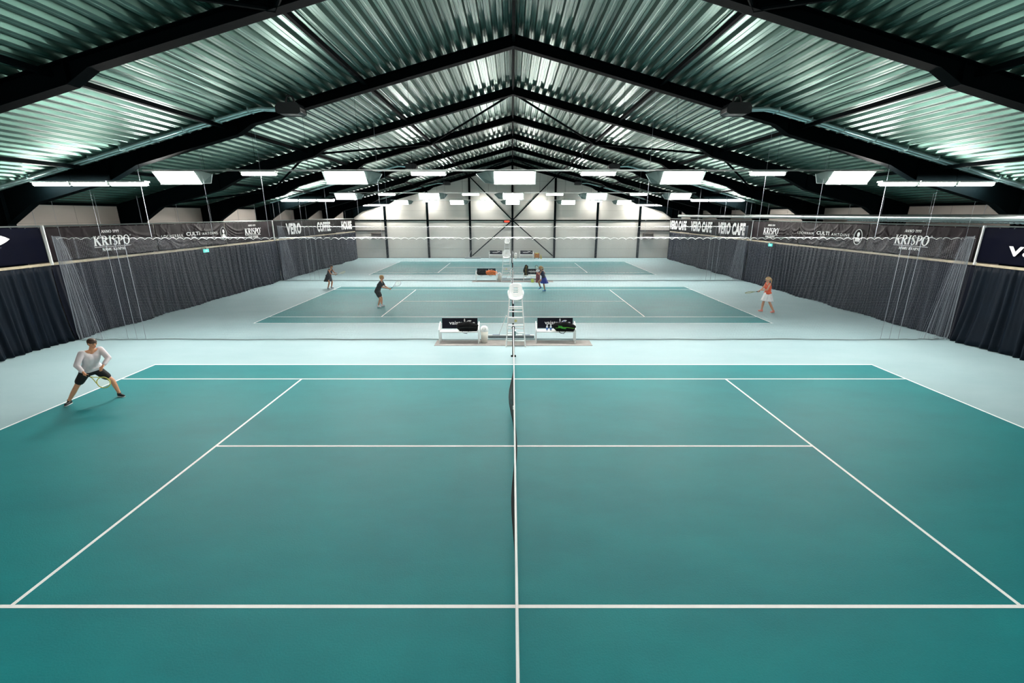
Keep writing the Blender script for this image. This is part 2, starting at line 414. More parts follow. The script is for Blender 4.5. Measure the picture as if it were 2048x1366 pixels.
# ------------------------------------------------------------------ lighting rows
ROWS = [(8.43, 'nearest row'), (25.5, 'middle row'), (42.55, 'farthest row')]
PW = 1.38; PL = 0.50; TA = math.radians(49)
def panel_light():
    t = thing('light_panel', 'x', 'lamp')
    dy, dz = math.cos(TA), -math.sin(TA)
    nx = Vector((0, -math.sin(TA), -math.cos(TA)))
    def P(u, v, off): return Vector((u, v*dy, v*dz)) + nx*off
    def plate(b, u0, u1, v0, v1, o0, o1):
        vs = [P(u, v, o) for o in (o0, o1) for u, v in ((u0, v0), (u1, v0), (u1, v1), (u0, v1))]
        b.add(vs, [(0,1,2,3),(7,6,5,4),(0,4,5,1),(1,5,6,2),(2,6,7,3),(3,7,4,0)])
    b = MB(); plate(b, -PW/2-0.1, PW/2+0.03, 0.0, PL+0.03, -0.03, 0.0); 
    plate(b, -PW/2-0.1, PW/2+0.03, -0.015, 0.0, -0.03, 0.03); plate(b, -PW/2-0.1, PW/2+0.03, PL+0.03, PL+0.045, -0.03, 0.03)
    b.build('housing', M_HOUS, t)
    b = MB(); plate(b, -PW/2, PW/2, 0.01, PL, 0.002, 0.012); b.build('diffuser', M_PANEL, t)
    # wing on the inner side, folded back
    b = MB()
    a0, a1 = P(PW/2+0.03, 0, 0), P(PW/2+0.03, PL+0.03, 0)
    c1 = Vector((PW/2+0.36, (PL+0.03)*dy, (PL+0.03)*dz+0.02)); c0 = Vector((PW/2+0.66, 0.02, -0.10)); c2 = Vector((PW/2+0.3, 0.0, 0.0))
    k = Vector((0, 0.03, 0.03)); vs = [a0, a1, c1, c0, c2]; vs = vs+[v+k for v in vs]
    b.add(vs, [(0,1,2,3,4),(9,8,7,6,5),(0,5,6,1),(1,6,7,2),(2,7,8,3),(3,8,9,4),(4,9,5,0)])
    b.build('wing', M_WING, t)
    b = MB(); b.tube([a0+k*0.5, a1, c1, c0], 0.012, 6); b.build('wing_edge', M_HOUS, t)
    b = MB(); 
    for u in (-0.5, 0.5): b.bar((u, 0.0, 0.0), (u, 0.0, 0.04), 0.03, 0.01)
    b.build('bracket', M_HOUS, t)
    return t
def batten(n=1):
    t = thing('batten_light', 'x', 'lamp')
    for k in range(n):
        x = (k-(n-1)/2)*1.30
        b = MB(); b.box((x-0.63, -0.12, 0.045), (x+0.63, 0.12, 0.09)); b.build('housing', M_HOUS, t)
        b = MB(); b.tube([(x-0.59, 0, -0.01), (x+0.59, 0, -0.01)], 0.055, 12); b.build('tube', M_TUBE, t, smooth=True)
        b = MB(); b.box((x-0.63, -0.05, -0.05), (x-0.595, 0.05, 0.045)); b.box((x+0.595, -0.05, -0.05), (x+0.63, 0.05, 0.045)); b.build('end_cap', M_HOUS, t)
    return t
PN = panel_light(); BN = batten(1); TN = batten(3)
for x in (13.0, 15.4, 16.5):
    b = MB(); b.tube([(x-14.75, 0, 0.08), (x-14.75, 0, deck_z(x)-0.002-5.80)], 0.006, 4); b.build('suspension_wire', M_STEEL, TN)
for x in (-0.5, 0.5):
    b = MB(); b.tube([(x, 0, 0.09), (x, 0, 0.11)], 0.008, 4); b.build('clip', M_HOUS, BN)
SIDEN = {-2: 'far left', -1: 'left of centre', 0: 'centre', 1: 'right of centre', 2: 'far right'}
fp = fb = ft = True
ROWS.append((-8.9, 'added unseen overhead row'))  # added lamp row behind the camera, out of view, to brighten the near court
for ri, (y, rn) in enumerate(ROWS):
    ZR = 6.30
    b = MB(); b.bar((-13.2, y, ZR), (13.2, y, ZR), 0.07, 0.05)
    rl = thing('lighting_rail', f'thin galvanised rail carrying the hanging lamps, {rn}', 'rail', (0, 0, 0), 0, 'lighting rails across the hall')
    b.build('rail', M_GALV, rl)
    for k in range(-7, 8):
        x = k*1.85+0.1; b = MB(); b.tube([(x, y, ZR+0.02), (x, y, deck_z(x)-0.002)], 0.005, 4); b.build('suspension_wire', M_STEEL, rl)
    for k in (range(-2, 3) if y > 0 else ()):
        p = PN if fp else copy_tree(PN); fp = False
        mir = k > 0 or k == 0
        p.location = (k*6.05+0.02, y-0.06, ZR-0.03); p.scale = (-1 if mir else 1, 1, 1)
        tag(p, f'bright square hanging lamp panel in the {rn} of lamps, {SIDEN[k]}', 'lamp', 'square lamp panels')
    SP = ((-9.08, 'left outer'), (-3.03, 'left inner'), (3.03, 'right inner'), (9.08, 'right outer'))
    if y < 0: SP = tuple((x, 'out of view') for x in (-12, -9, -6, -3, 0, 3, 6, 9, 12))
    for x, nm in SP:
        p = BN if fb else copy_tree(BN); fb = False
        p.location = (x, y, ZR-0.11)
        tag(p, f'single glowing tube lamp under the {rn} rail, {nm}', 'lamp', 'single tube lamps')
    for s_ in ((-1, 1) if y > 0 else ()):
        p = TN if ft else copy_tree(TN); ft = False
        p.location = (s_*(14.8 if ri else 14.3), y-0.1 if ri else 7.42, 5.78); p.rotation_euler = (0, 0, PI if s_ < 0 else 0)
        tag(p, f'line of three glowing tubes at the {"left" if s_<0 else "right"} end of the {rn}', 'lamp', 'triple tube lamps')

# ------------------------------------------------------------------ curtains, rails, banners
XC = 17.4
def curtain(s_, y0, y1, m, label, seed, amp=0.07):
    rnd = random.Random(seed); n = int((y1-y0)/0.028); nv = 14; H = 2.93
    ph = [rnd.uniform(0, 6.28) for _ in range(8)]
    wob = [rnd.uniform(0.8, 1.25) for _ in range(8)]
    def fn(u, v):
        y = y0+(y1-y0)*u; z = H*v
        a = amp*(0.45+0.75*(1-v)**0.6)
        q = y + 0.12*math.sin(0.9*y+ph[5])*(1-v)+0.25*math.sin(0.37*y+ph[6])
        f = math.sin(q*2*PI/0.36*wob[0]+ph[0]) + 0.6*math.sin(q*2*PI/0.21*wob[1]+ph[1]+1.2*v) + 0.5*math.sin(q*2*PI/0.95*wob[2]+ph[2]-1.5*v)
        fine = 0.6*math.sin(q*2*PI/0.12+ph[3])*v**1.5
        flare = 0.10*(1-v)**3*(1+math.sin(y*1.7+ph[4]))
        zz = z + (0.02+0.015*math.sin(y*2.1+ph[7]))*(1-v)
        return (s_*(XC - a*f*0.5 - a*0.4*fine - flare), y, zz)
    b = MB(); b.grid(fn, n, nv)
    o = b.build('curtain', m, smooth=True); so = o.modifiers.new('cloth', 'SOLIDIFY'); so.thickness = 0.006; so.offset = 0
    return tag(o, label, 'curtain', 'pleated side curtains')
for s_, sd in ((-1, 'left'), (1, 'right')):
    curtain(s_, -13.5, 8.40, M_CURT, f'dark navy pleated curtain along the {sd} wall beside the nearest court', 3+s_, 0.10)
    curtain(s_, 8.46, 25.2, M_CURT2, f'navy pleated curtain along the {sd} wall beside the middle court, behind the first net', 13+s_)
    curtain(s_, 25.3, 42.6, M_CURT2, f'navy pleated curtain along the {sd} wall beside the farthest court', 23+s_)
    b = MB(); b.box((s_*(XC+0.03), -13.6, 2.94), (s_*(XC+0.10), 42.7, 3.03))
    tag(b.build('curtain_rail', M_WOOD), f'beige rail holding the curtains along the {sd} wall', 'rail')
    b = MB(); b.tube([(s_*(XC+0.05), -13.6, 4.37), (s_*(XC+0.05), 42.75, 4.37)], 0.03, 8)
    tag(b.build('banner_rail', M_GALV), f'pale pipe above the banners along the {sd} wall', 'rail')
    b = MB()
    for k in range(22):
        y = -11+k*2.45+random.uniform(-.3, .3); b.tube([(s_*(XC+0.05), y, 4.39), (s_*(XC+0.05), y, deck_z(XC)-0.002)], 0.007, 5)
    tag(b.build('suspension_cord', M_NETW), f'white cords holding up the pale pipe on the {sd} side', 'cord', kind='stuff')

def banner(s_, y0, y1, m, label, seed, swags, fold):
    rnd = random.Random(seed); z0, z1 = 3.08, 4.33; Wd = y1-y0
    sw = [(rnd.uniform(0.05, 0.95), rnd.uniform(0.25, 0.9), rnd.uniform(0.16, 0.5), rnd.uniform(0.6, 1.2)) for _ in range(swags)]
    def disp(u, v):
        y = u*Wd; d = 0.004*math.sin(y*3.1+seed)+0.003*math.sin(y*7.7+v*5)
        for c, hw, dep, am in sw:                       # hanging swags: ridges along sagging arcs
            q = (y-c*Wd)/(hw*1.6)
            if abs(q) < 1:
                arc = 1-dep*2.2*(1-q*q) ; e = (v-arc)
                for off in (0.0, 0.16, 0.30):
                    d += 1.8*fold*am*math.exp(-((e+off)/0.045)**2)*(1-q*q*0.7)
        return d
    b = MB(); nu = max(40, int(Wd/0.05)); b.grid(lambda u, v: (s_*(XC-0.02-disp(u, v)), y0+Wd*u, z0+(z1-z0)*v), nu, 26)
    t = thing('banner', label, 'banner', (0, 0, 0), 0, 'banners above the side curtains')
    o = b.build('cloth', m, t, smooth=True); so = o.modifiers.new('cloth', 'SOLIDIFY'); so.thickness = 0.004; so.offset = 0
    b = MB()
    n_ = int(Wd/0.45)
    for k in range(n_+1):
        y = y0+0.05+(Wd-0.1)*k/n_; b.tube([(s_*(XC-0.03), y, 4.31), (s_*(XC+0.02), y, 4.345)], 0.012, 6)
    b.build('eyelet_tie', M_GALV, t)
    return t
def brot(s_):   # text faces the hall: reading direction +y on the left wall, -y on the right wall
    return (PI/2, 0, PI/2) if s_ < 0 else (PI/2, 0, -PI/2)
XT = XC-0.09

def serif_word(name, word, m, parent, loc, rot, width, height, italic=0.12, heavy=1.0):
    """roman capitals with thick and thin strokes and slab serifs"""
    T = 0.20*heavy; t = 0.085; sf = 0.10
    def seg(b, p, q, w, off):
        (x0, y0), (x1, y1) = p, q; dx, dy = x1-x0, y1-y0; l = math.hypot(dx, dy) or 1; nx, ny = -dy/l*w/2, dx/l*w/2
        b.prism([(x0+nx+off, y0+ny), (x0-nx+off, y0-ny), (x1-nx+off, y1-ny), (x1+nx+off, y1+ny)], 'z', -0.002, 0.002)
    def ser(b, x, y, off, w=0.17): b.prism([(x-w+off, y-0.03), (x+w+off, y-0.03), (x+w+off, y+0.03), (x-w+off, y+0.03)], 'z', -0.002, 0.002)
    def ring(b, cx, cy, rx, ry, off, a0=0, a1=360, thick=None, thin=None):
        K = 24; th = thick or T; tn = thin or t
        for k in range(K):
            aa = math.radians(a0+(a1-a0)*k/K); ab = math.radians(a0+(a1-a0)*(k+1)/K)
            def pt(a, o): 
                w = tn+(th-tn)*abs(math.cos(a)); return (cx+(rx+(o-0.5)*w)*math.cos(a)+off, cy+(ry+(o-0.5)*tn)*math.sin(a))
            b.prism([pt(aa, 0), pt(aa, 1), pt(ab, 1), pt(ab, 0)], 'z', -0.002, 0.002)
    def polyl(b, pts, ws, off):
        for (p, q, w) in zip(pts[:-1], pts[1:], ws): seg(b, p, q, w, off)
    b = MB(); x = 0.0
    for ch in word:
        if ch == 'K':
            seg(b, (.17, 0), (.17, 1), T, x); ser(b, .17, .03, x); ser(b, .17, .97, x)
            seg(b, (.22, .45), (.68, .97), t, x); seg(b, (.36, .58), (.75, .03), T, x); ser(b, .70, .97, x, .13); ser(b, .78, .03, x, .14); x += .90
        elif ch == 'R':
            seg(b, (.17, 0), (.17, 1), T, x); ser(b, .17, .03, x); ser(b, .12, .97, x, .12)
            ring(b, .34, .74, .26, .23, x, -90, 90); seg(b, (.17, .97), (.36, .97), t, x); seg(b, (.17, .51), (.36, .51), t, x)
            seg(b, (.36, .5), (.72, .03), T, x); ser(b, .76, .03, x, .12); x += .86
        elif ch == 'I': seg(b, (.17, 0), (.17, 1), T, x); ser(b, .17, .03, x); ser(b, .17, .97, x); x += .40
        elif ch == 'S':
            ring(b, .30, .75, .20, .22, x, 40, 270, T*.8); ring(b, .30, .26, .21, .24, x, -150, 90, T*.9); seg(b, (.20, .62), (.42, .40), T, x); x += .62
        elif ch == 'P':
            seg(b, (.17, 0), (.17, 1), T, x); ser(b, .17, .03, x); ser(b, .12, .97, x, .12)
            ring(b, .34, .72, .28, .25, x, -90, 90); seg(b, (.17, .97), (.36, .97), t, x); seg(b, (.17, .47), (.36, .47), t, x); x += .72
        elif ch == 'O': ring(b, .43, .5, .35, .48, x); x += .90
        elif ch == 'A':
            seg(b, (.05, .03), (.38, 1), t, x); seg(b, (.36, 1), (.70, .03), T, x); seg(b, (.18, .35), (.56, .35), t, x); ser(b, .06, .03, x, .12); ser(b, .70, .03, x, .14); x += .80
        elif ch == 'N':
            seg(b, (.12, .03), (.12, .97), t, x); seg(b, (.12, .97), (.68, .03), T, x); seg(b, (.68, .03), (.68, .97), t, x); ser(b, .12, .03, x, .12); ser(b, .68, .97, x, .12); x += .86
        elif ch == 'M':
            seg(b, (.10, .03), (.14, .97), t, x); seg(b, (.14, .97), (.46, .1), T, x); seg(b, (.46, .1), (.80, .97), t, x); seg(b, (.80, .97), (.86, .03), T, x); ser(b, .1, .03, x, .1); ser(b, .86, .03, x, .12); x += 1.02
        elif ch == 'U':
            seg(b, (.15, .35), (.15, .97), T, x); seg(b, (.65, .35), (.65, .97), t, x); ring(b, .4, .32, .25, .28, x, 180, 360, T*.7); ser(b, .15, .97, x, .13); ser(b, .65, .97, x, .1); x += .82
        elif ch == 'V': seg(b, (.08, .97), (.38, 0), T, x); seg(b, (.38, 0), (.68, .97), t, x); ser(b, .1, .97, x, .12); ser(b, .68, .97, x, .1); x += .78
        elif ch == '1': seg(b, (.2, 0), (.2, 1), T*.8, x); seg(b, (.05, .82), (.2, .97), t, x); ser(b, .2, .03, x, .12); x += .42
        elif ch == '9': ring(b, .28, .7, .2, .24, x, 0, 360, T*.8); seg(b, (.48, .7), (.2, .0), T*.7, x); x += .58
        else: x += .38
        x += 0.05
    wd = x; vs = []
    for vx, vy, vz in b.v: vs.append(((vx+italic*vy-wd/2)*width/wd, (vy-0.5)*height, vz))
    b.v = vs; o = b.build(name, m, parent); o.location = loc; o.rotation_euler = rot; return o

def krispo(t, s_, yc, wd):
    lx = s_*XT; R = brot(s_)
    serif_word('lettering', 'KRISPO', M_TEXT, t, (lx, yc, 3.72), R, wd, 0.40)
    serif_word('lettering', 'ANNO 1999', M_TEXT, t, (lx, yc, 4.10), R, wd*0.48, 0.12, 0)
    b = MB(); b.box((-wd/2, -0.008, -0.002), (wd/2, 0.008, 0.002)); o = b.build('rule', M_TEXT, t); o.location = (lx, yc, 3.47); o.rotation_euler = R
    serif_word('lettering', 'NAMU KVAPAI', M_TEXT, t, (lx, yc, 3.36), R, wd*0.62, 0.12, 0)
    b = MB(); b.tube([(0.03*math.cos(a), 0.03*math.sin(a), 0) for a in np.linspace(0, 2*PI, 13)[:-1]], 0.006, 5, closed=True); 
    o = b.build('registered_mark', M_TEXT, t); o.location = (lx, yc-s_*(wd/2+0.07), 3.90); o.rotation_euler = R
def culti(t, s_, yl, yc1, yc2, ya, yo):
    lx = s_*XT; R = brot(s_)
    text('lettering', 'LOCHERBER', M_TEXT, t, (lx, yl, 3.74), R, width=1.5, height=0.13, spacing=1.3)
    text('lettering', 'CULTI', M_TEXT, t, (lx, yc1, 3.79), R, width=1.06, height=0.19, bold=0.02)
    text('lettering', 'MILANO', M_TEXT, t, (lx, yc1, 3.62), R, width=0.36, height=0.05)
    text('lettering', 'ANTOINE', M_TEXT, t, (lx, ya, 3.76), R, width=1.36, height=0.14, spacing=1.3)
    b = MB(); b.tube([(0.27*math.cos(a), 0.37*math.sin(a), 0) for a in np.linspace(0, 2*PI, 33)[:-1]], 0.016, 6, closed=True)
    o = b.build('oval_emblem', M_TEXT, t); o.location = (lx, yo, 3.70); o.rotation_euler = R
    b = MB()                                             # generic bust silhouette
    b.prism([(0.09*math.cos(a)+0.01, 0.12+0.12*math.sin(a)) for a in np.linspace(0, 2*PI, 17)[:-1]], 'z', -0.002, 0.002)
    b.prism([(-0.17, -0.22), (0.17, -0.22), (0.15, -0.08), (0.05, -0.02), (-0.05, -0.02), (-0.15, -0.08)], 'z', -0.002, 0.002)
    o = b.build('bust_emblem', M_TEXT, t); o.location = (lx, yo, 3.70); o.rotation_euler = R
def leaf(b, x0, y0, x1, y1, wd):
    d = Vector((x1-x0, y1-y0)); l = d.length; d /= l; n = Vector((-d.y, d.x)); P = []
    for k in range(13): tt = k/12; P.append(Vector((x0, y0))+d*l*tt+n*wd*math.sin(PI*tt)**0.8)
    for k in range(11, 0, -1): tt = k/12; P.append(Vector((x0, y0))+d*l*tt-n*wd*0.6*math.sin(PI*tt)**0.8)
    b.prism([(p.x, p.y) for p in P], 'z', -0.002, 0.002)

# left side
t = banner(-1, 2.6, 8.36, M_BNAVY, 'navy banner with white leaf emblem, nearest on the left wall', 1, 1, 0.006)
b = MB(); leaf(b, -0.72, -0.02, 0.62, 0.17, 0.27); leaf(b, -0.5, -0.62, 0.14, -0.3, 0.10)
o = b.build('leaf_emblem', M_TEXT, t); o.location = (-XT, 6.55, 3.80); o.rotation_euler = brot(-1)
text('lettering', 'lt', M_DTEXT, t, (-XT+0.01, 6.72, 3.83), brot(-1), width=0.22, height=0.30)
text('lettering', 'vaistas', M_TEXT, t, (-XT, 4.5, 3.66), brot(-1), width=2.6, height=0.42)
t = banner(-1, 8.5, 13.78, M_BPLUM, 'dark plum draped banner with large white serif lettering, left wall, nearer one', 2, 7, 0.016); krispo(t, -1, 11.24, 1.85)
t = banner(-1, 13.84, 19.34, M_BPLUM, 'dark draped banner with small words and an oval portrait emblem, left wall', 5, 9, 0.022); culti(t, -1, 14.85, 16.4, 0, 17.82, 19.05)
t = banner(-1, 19.40, 24.9, M_BPLUM, 'dark plum draped banner with white serif lettering, left wall, farther one', 8, 6, 0.014); krispo(t, -1, 22.2, 1.85)
t = banner(-1, 25.1, 42.75, M_BBLK, 'long black banner with three tall white words, far end of left wall', 11, 12, 0.014)
for wd_, y in (('VERO', 28.1), ('COFFEE', 34.05), ('HOUSE', 39.95)):
    text('lettering', wd_, M_TEXT, t, (-XT, y, 3.72), brot(-1), width=3.0 if wd_ != 'VERO' else 2.5, height=0.86, bold=0.05, spacing=1.12)
# right side
t = banner(1, 2.6, 8.42, M_BNAVY, 'navy banner with large white lettering cut by the picture edge, nearest on the right wall', 21, 1, 0.006)
text('lettering', 'vaistas', M_TEXT, t, (XT, 7.36, 3.62), brot(1), width=2.75, height=0.46, bold=0.012, align='LEFT')
t = banner(1, 8.58, 13.9, M_BPLUM, 'dark plum draped banner with large white serif lettering, right wall, nearer one', 22, 9, 0.018); krispo(t, 1, 11.38, 1.75)
t = banner(1, 13.97, 19.4, M_BPLUM, 'dark draped banner with small words and an oval portrait emblem, right wall', 25, 10, 0.024); culti(t, 1, 18.73, 17.2, 0, 15.8, 14.52)
t = banner(1, 19.46, 25.05, M_BPLUM, 'dark plum draped banner with white serif lettering, right wall, farther one', 28, 7, 0.016); krispo(t, 1, 22.45, 1.8)
t = banner(1, 25.15, 42.75, M_BBLK, 'long black banner with the same tall white words three times, far end of right wall', 31, 6, 0.008)
for y, wd_ in ((40.1, 4.9), (34.1, 4.8), (28.2, 4.6)):
    text('lettering', 'VERO CAFE', M_TEXT, t, (XT, y, 3.72), brot(1), width=wd_, height=0.92, bold=0.05, spacing=1.1)
for s_, sd in ((-1, 'left'), (1, 'right')):
    for y, nm in ((8.46, 'nearest'), (25.0, 'farther')):
        b = MB(); b.box((s_*(XC-0.06), y-0.02, 2.96), (s_*(XC+0.04), y+0.02, 4.40))
        tag(b.build('banner_post', M_WHITE), f'white upright strip between the banners on the {sd} wall, {nm} one', 'post')

# ------------------------------------------------------------------ ventilation duct on the right
b = MB(); b.tube([(17.1, 39.4, 4.66), (17.1, 12.0, 4.66), (17.1, -13.5, 4.66)], 0.13, 16)
t = thing('air_duct', 'long round galvanised air duct running above the right hand banners', 'duct'); b.build('pipe', M_GALV, t, smooth=True)
for k in range(8): b = MB(); y = 37-k*6.1; b.tube([(17.1, y-0.03, 4.66), (17.1, y+0.03, 4.66)], 0.137, 16); b.build('collar', M_GALV, t, smooth=True)
b = MB(); y = 15.5; pts = []; rs = []
while y > -13:
    pts.append((17.42+0.01*math.sin(y*1.3), y, 4.58+0.01*math.sin(y*0.8))); rs.append(0.11+(0.015 if len(pts) % 2 else -0.012)); y -= 0.09
b.tube(pts, rs, 14)
tag(b.build('flexible_duct', M_GALV), 'wrinkled silver flexible duct behind the round pipe, upper right', 'duct')

# ------------------------------------------------------------------ divider nets between the courts
def divider_net():
    t = thing('divider_net', 'x', 'net')
    H = 3.95; X0, X1 = -17.2, 17.2; c = 0.046; nx = int((X1-X0)/c)
    def sag(x, v): return -0.06*abs(math.sin(PI*x/0.29*1.0))**0.7*v**3 if True else 0
    def yoff(x, z):
        e = max(0, (abs(x)-14.5)/2.7)
        return 0.03*math.sin(x*1.3)+0.02*math.sin(x*3.1+z)+e*0.12*math.sin(x*9.0)
    def sq(x):                                            # strings crowd together towards both ends
        u = abs(x)/17.2; return math.copysign(17.2*(u - 0.012*math.sin(PI*u*1.0)*u**6), x)
    lines = []
    zs = np.linspace(0.02, 1, 16)
    for i in range(nx+1):
        x = sq(X0+i*(X1-X0)/nx)
        lines.append([(x, yoff(x, H*v), H*v + (-0.055*(1-abs(math.cos(PI*x/0.29)))*v**4)) for v in zs])
    nz = int(H/c); xs = np.arange(X0, X1+0.001, 0.0725)
    for j in range(nz+1):
        v = 0.005+0.995*j/nz
        lines.append([(x, yoff(x, H*v), H*v + (-0.055*(1-abs(math.cos(PI*x/0.29)))*v**4)) for x in xs])
    threads('mesh', lines, 0.0013, M_NETW, t)
    b = MB(); b.tube([(x, yoff(x, H), H - 0.06*(1-abs(math.cos(PI*x/0.29)))) for x in np.arange(X0, X1+0.001, 0.0362)], 0.007, 4); b.build('top_rope', M_WHITE, t)
    b = MB(); b.tube([(X0, 0, H+0.015), (X1, 0, H+0.015)], 0.003, 4)
    b.build('cable', M_GALV, t)
    b = MB(); b.tube([(x, 0.02*math.sin(x*0.8)+yoff(x, 0), 0.02) for x in np.arange(X0, X1, 0.2)], 0.016, 5); b.build('foot_rope', mat('grey_rope', (150, 165, 165), 0.8), t)
    for s_ in (-1, 1):                                     # gathered, roped ends
        L2 = []
        for k in range(46):
            g_ = k/45; r1 = 0.02+0.30*g_+0.02*math.sin(k*2.1); r2 = 0.04+1.0*g_**1.4+0.03*math.sin(k*1.7); yy = 0.05*math.sin(k*1.3)
            L2.append([(s_*(17.22-(r1+(r2-r1)*(1-v)**0.8)), yy*(1.3-v), 3.98*v+0.02) for v in np.linspace(0, 1, 12)])
        threads('gathered_edge', L2, 0.0028, M_NETW, t)
        b = MB(); b.tube([(s_*17.20, 0.0, 0.02), (s_*17.24, 0, 0.3), (s_*17.2, 0, 2.0), (s_*17.22, 0, 4.02)], 0.016, 6); b.build('edge_rope', M_NETW, t)
        for x in (14.55, 14.9, 15.25): b = MB(); b.tube([(s_*x, -0.03, 0.02), (s_*x, -0.03, 3.9)], 0.008, 5); b.build('pull_cord', M_NETW, t)
    return t
n1 = divider_net(); n1.location = (0, 8.57, 0)
tag(n1, 'white ball-stop net hanging across the hall behind the nearest court', 'net', 'ball-stop nets between the courts')
n2 = copy_tree(n1); n2.location = (0, 25.35, 0)
tag(n2, 'white ball-stop net hanging across the hall behind the middle court', 'net', 'ball-stop nets between the courts')
for y in (8.57, 25.35):
    nm = 'nearest' if y < 10 else 'farther'
    for s_ in (-1, 1):
        sd = 'left' if s_ < 0 else 'right'
        b = MB(); b.tube([(s_*13.5, y, 6.2), (s_*13.5, y, 3.97)], 0.008, 5); b.tube([(s_*13.5, y, 6.2), (s_*13.5, y, deck_z(13.5)-0.01)], 0.006, 5)
        tag(b.build('pull_rope', M_NETW), f'white rope running down to the top of the {nm} net, {sd}', 'rope')
        b = MB()
        for x, sl in ((16.9, 0), (15.4, 0), (11.2, 0), (9.1, 0), (4.9, 0)):
            b.tube([(s_*x, y, 4.0), (s_*(x+sl), y, deck_z(x+sl)-0.002)], 0.0045, 4)
        tag(b.build('hanger_cord', M_NETW), f'thin white cords holding the {nm} net, {sd} half', 'cord', kind='stuff')

# ------------------------------------------------------------------ tennis nets
def tennis_net():
    t = thing('tennis_net', 'x', 'net')
    hl = 6.4; c = 0.045
    def top(y): return 0.914+(1.06-0.914)*(abs(y)/hl)**1.3
    def xo(y, z):
        f = z/top(y); belly = math.sin(PI*min(1, max(0, f)))
        d = 0.0
        d -= 0.13*math.exp(-((y-1.6)/0.9)**2)*belly
        d += 0.05*math.exp(-((y+0.9)/0.8)**2)*belly
        d -= 0.06*math.exp(-((y+2.6)/0.8)**2)*belly
        return d
    lines = []
    ys = np.arange(-hl, hl+0.001, c)
    for y in ys: lines.append([(xo(y, z), y, z) for z in np.linspace(0.03, top(y), 9)])
    for j in range(22):
        v = (j+0.5)/22; lines.append([(xo(y, v*top(y)), y, 0.03+v*(top(y)-0.03)) for y in np.arange(-hl, hl+0.001, 0.15)])
    threads('mesh', lines, 0.0022, M_NETB, t)
    b = MB()
    ysr = np.arange(-hl, hl+0.001, 0.2)
    for sx in (-1, 1):
        b.add([(sx*0.012, y, top(y)+dz) for y in ysr for dz in (0.0, -0.06)], [(2*i, 2*i+2, 2*i+3, 2*i+1) for i in range(len(ysr)-1)])
    b.tube([(0, y, top(y)) for y in ysr], 0.0155, 8)
    b.build('tape', M_WHITE, t, smooth=False)
    b = MB(); b.box((-0.006, -0.025, 0), (0.006, 0.025, 0.9)); b.box((-0.03, -0.02, 0.86), (-0.014, 0.02, 0.93)); b.build('centre_strap', M_WHITE, t)
    for s_ in (-1, 1):
        b = MB(); b.tube([(0, s_*hl, 0), (0, s_*hl, 1.07)], 0.04, 12); b.box((-0.09, s_*hl-0.09, 0), (0.09, s_*hl+0.09, 0.015))
        b.ell((0, s_*hl, 1.07), (0.042, 0.042, 0.02), 12, 4)
        p = b.build('post', M_STEEL, t, smooth=False)
        b = MB(); b.box((0.04, s_*hl-0.04, 0.75), (0.09, s_*hl+0.04, 0.92)); b.tube([(0.09, s_*hl, 0.85), (0.15, s_*hl, 0.85), (0.15, s_*hl, 0.72)], 0.008, 6)
        b.build('winder', M_GALV, p)
    return t
tn = tennis_net(); NL = ['nearest court', 'middle court', 'farthest court']
for i, c in enumerate(CY):
    q = tn if i == 0 else copy_tree(tn); q.location = (0.0, c, 0.0)
    tag(q, f'black tennis net with white tape, seen end-on, on the {NL[i]}', 'tennis net', 'tennis nets')

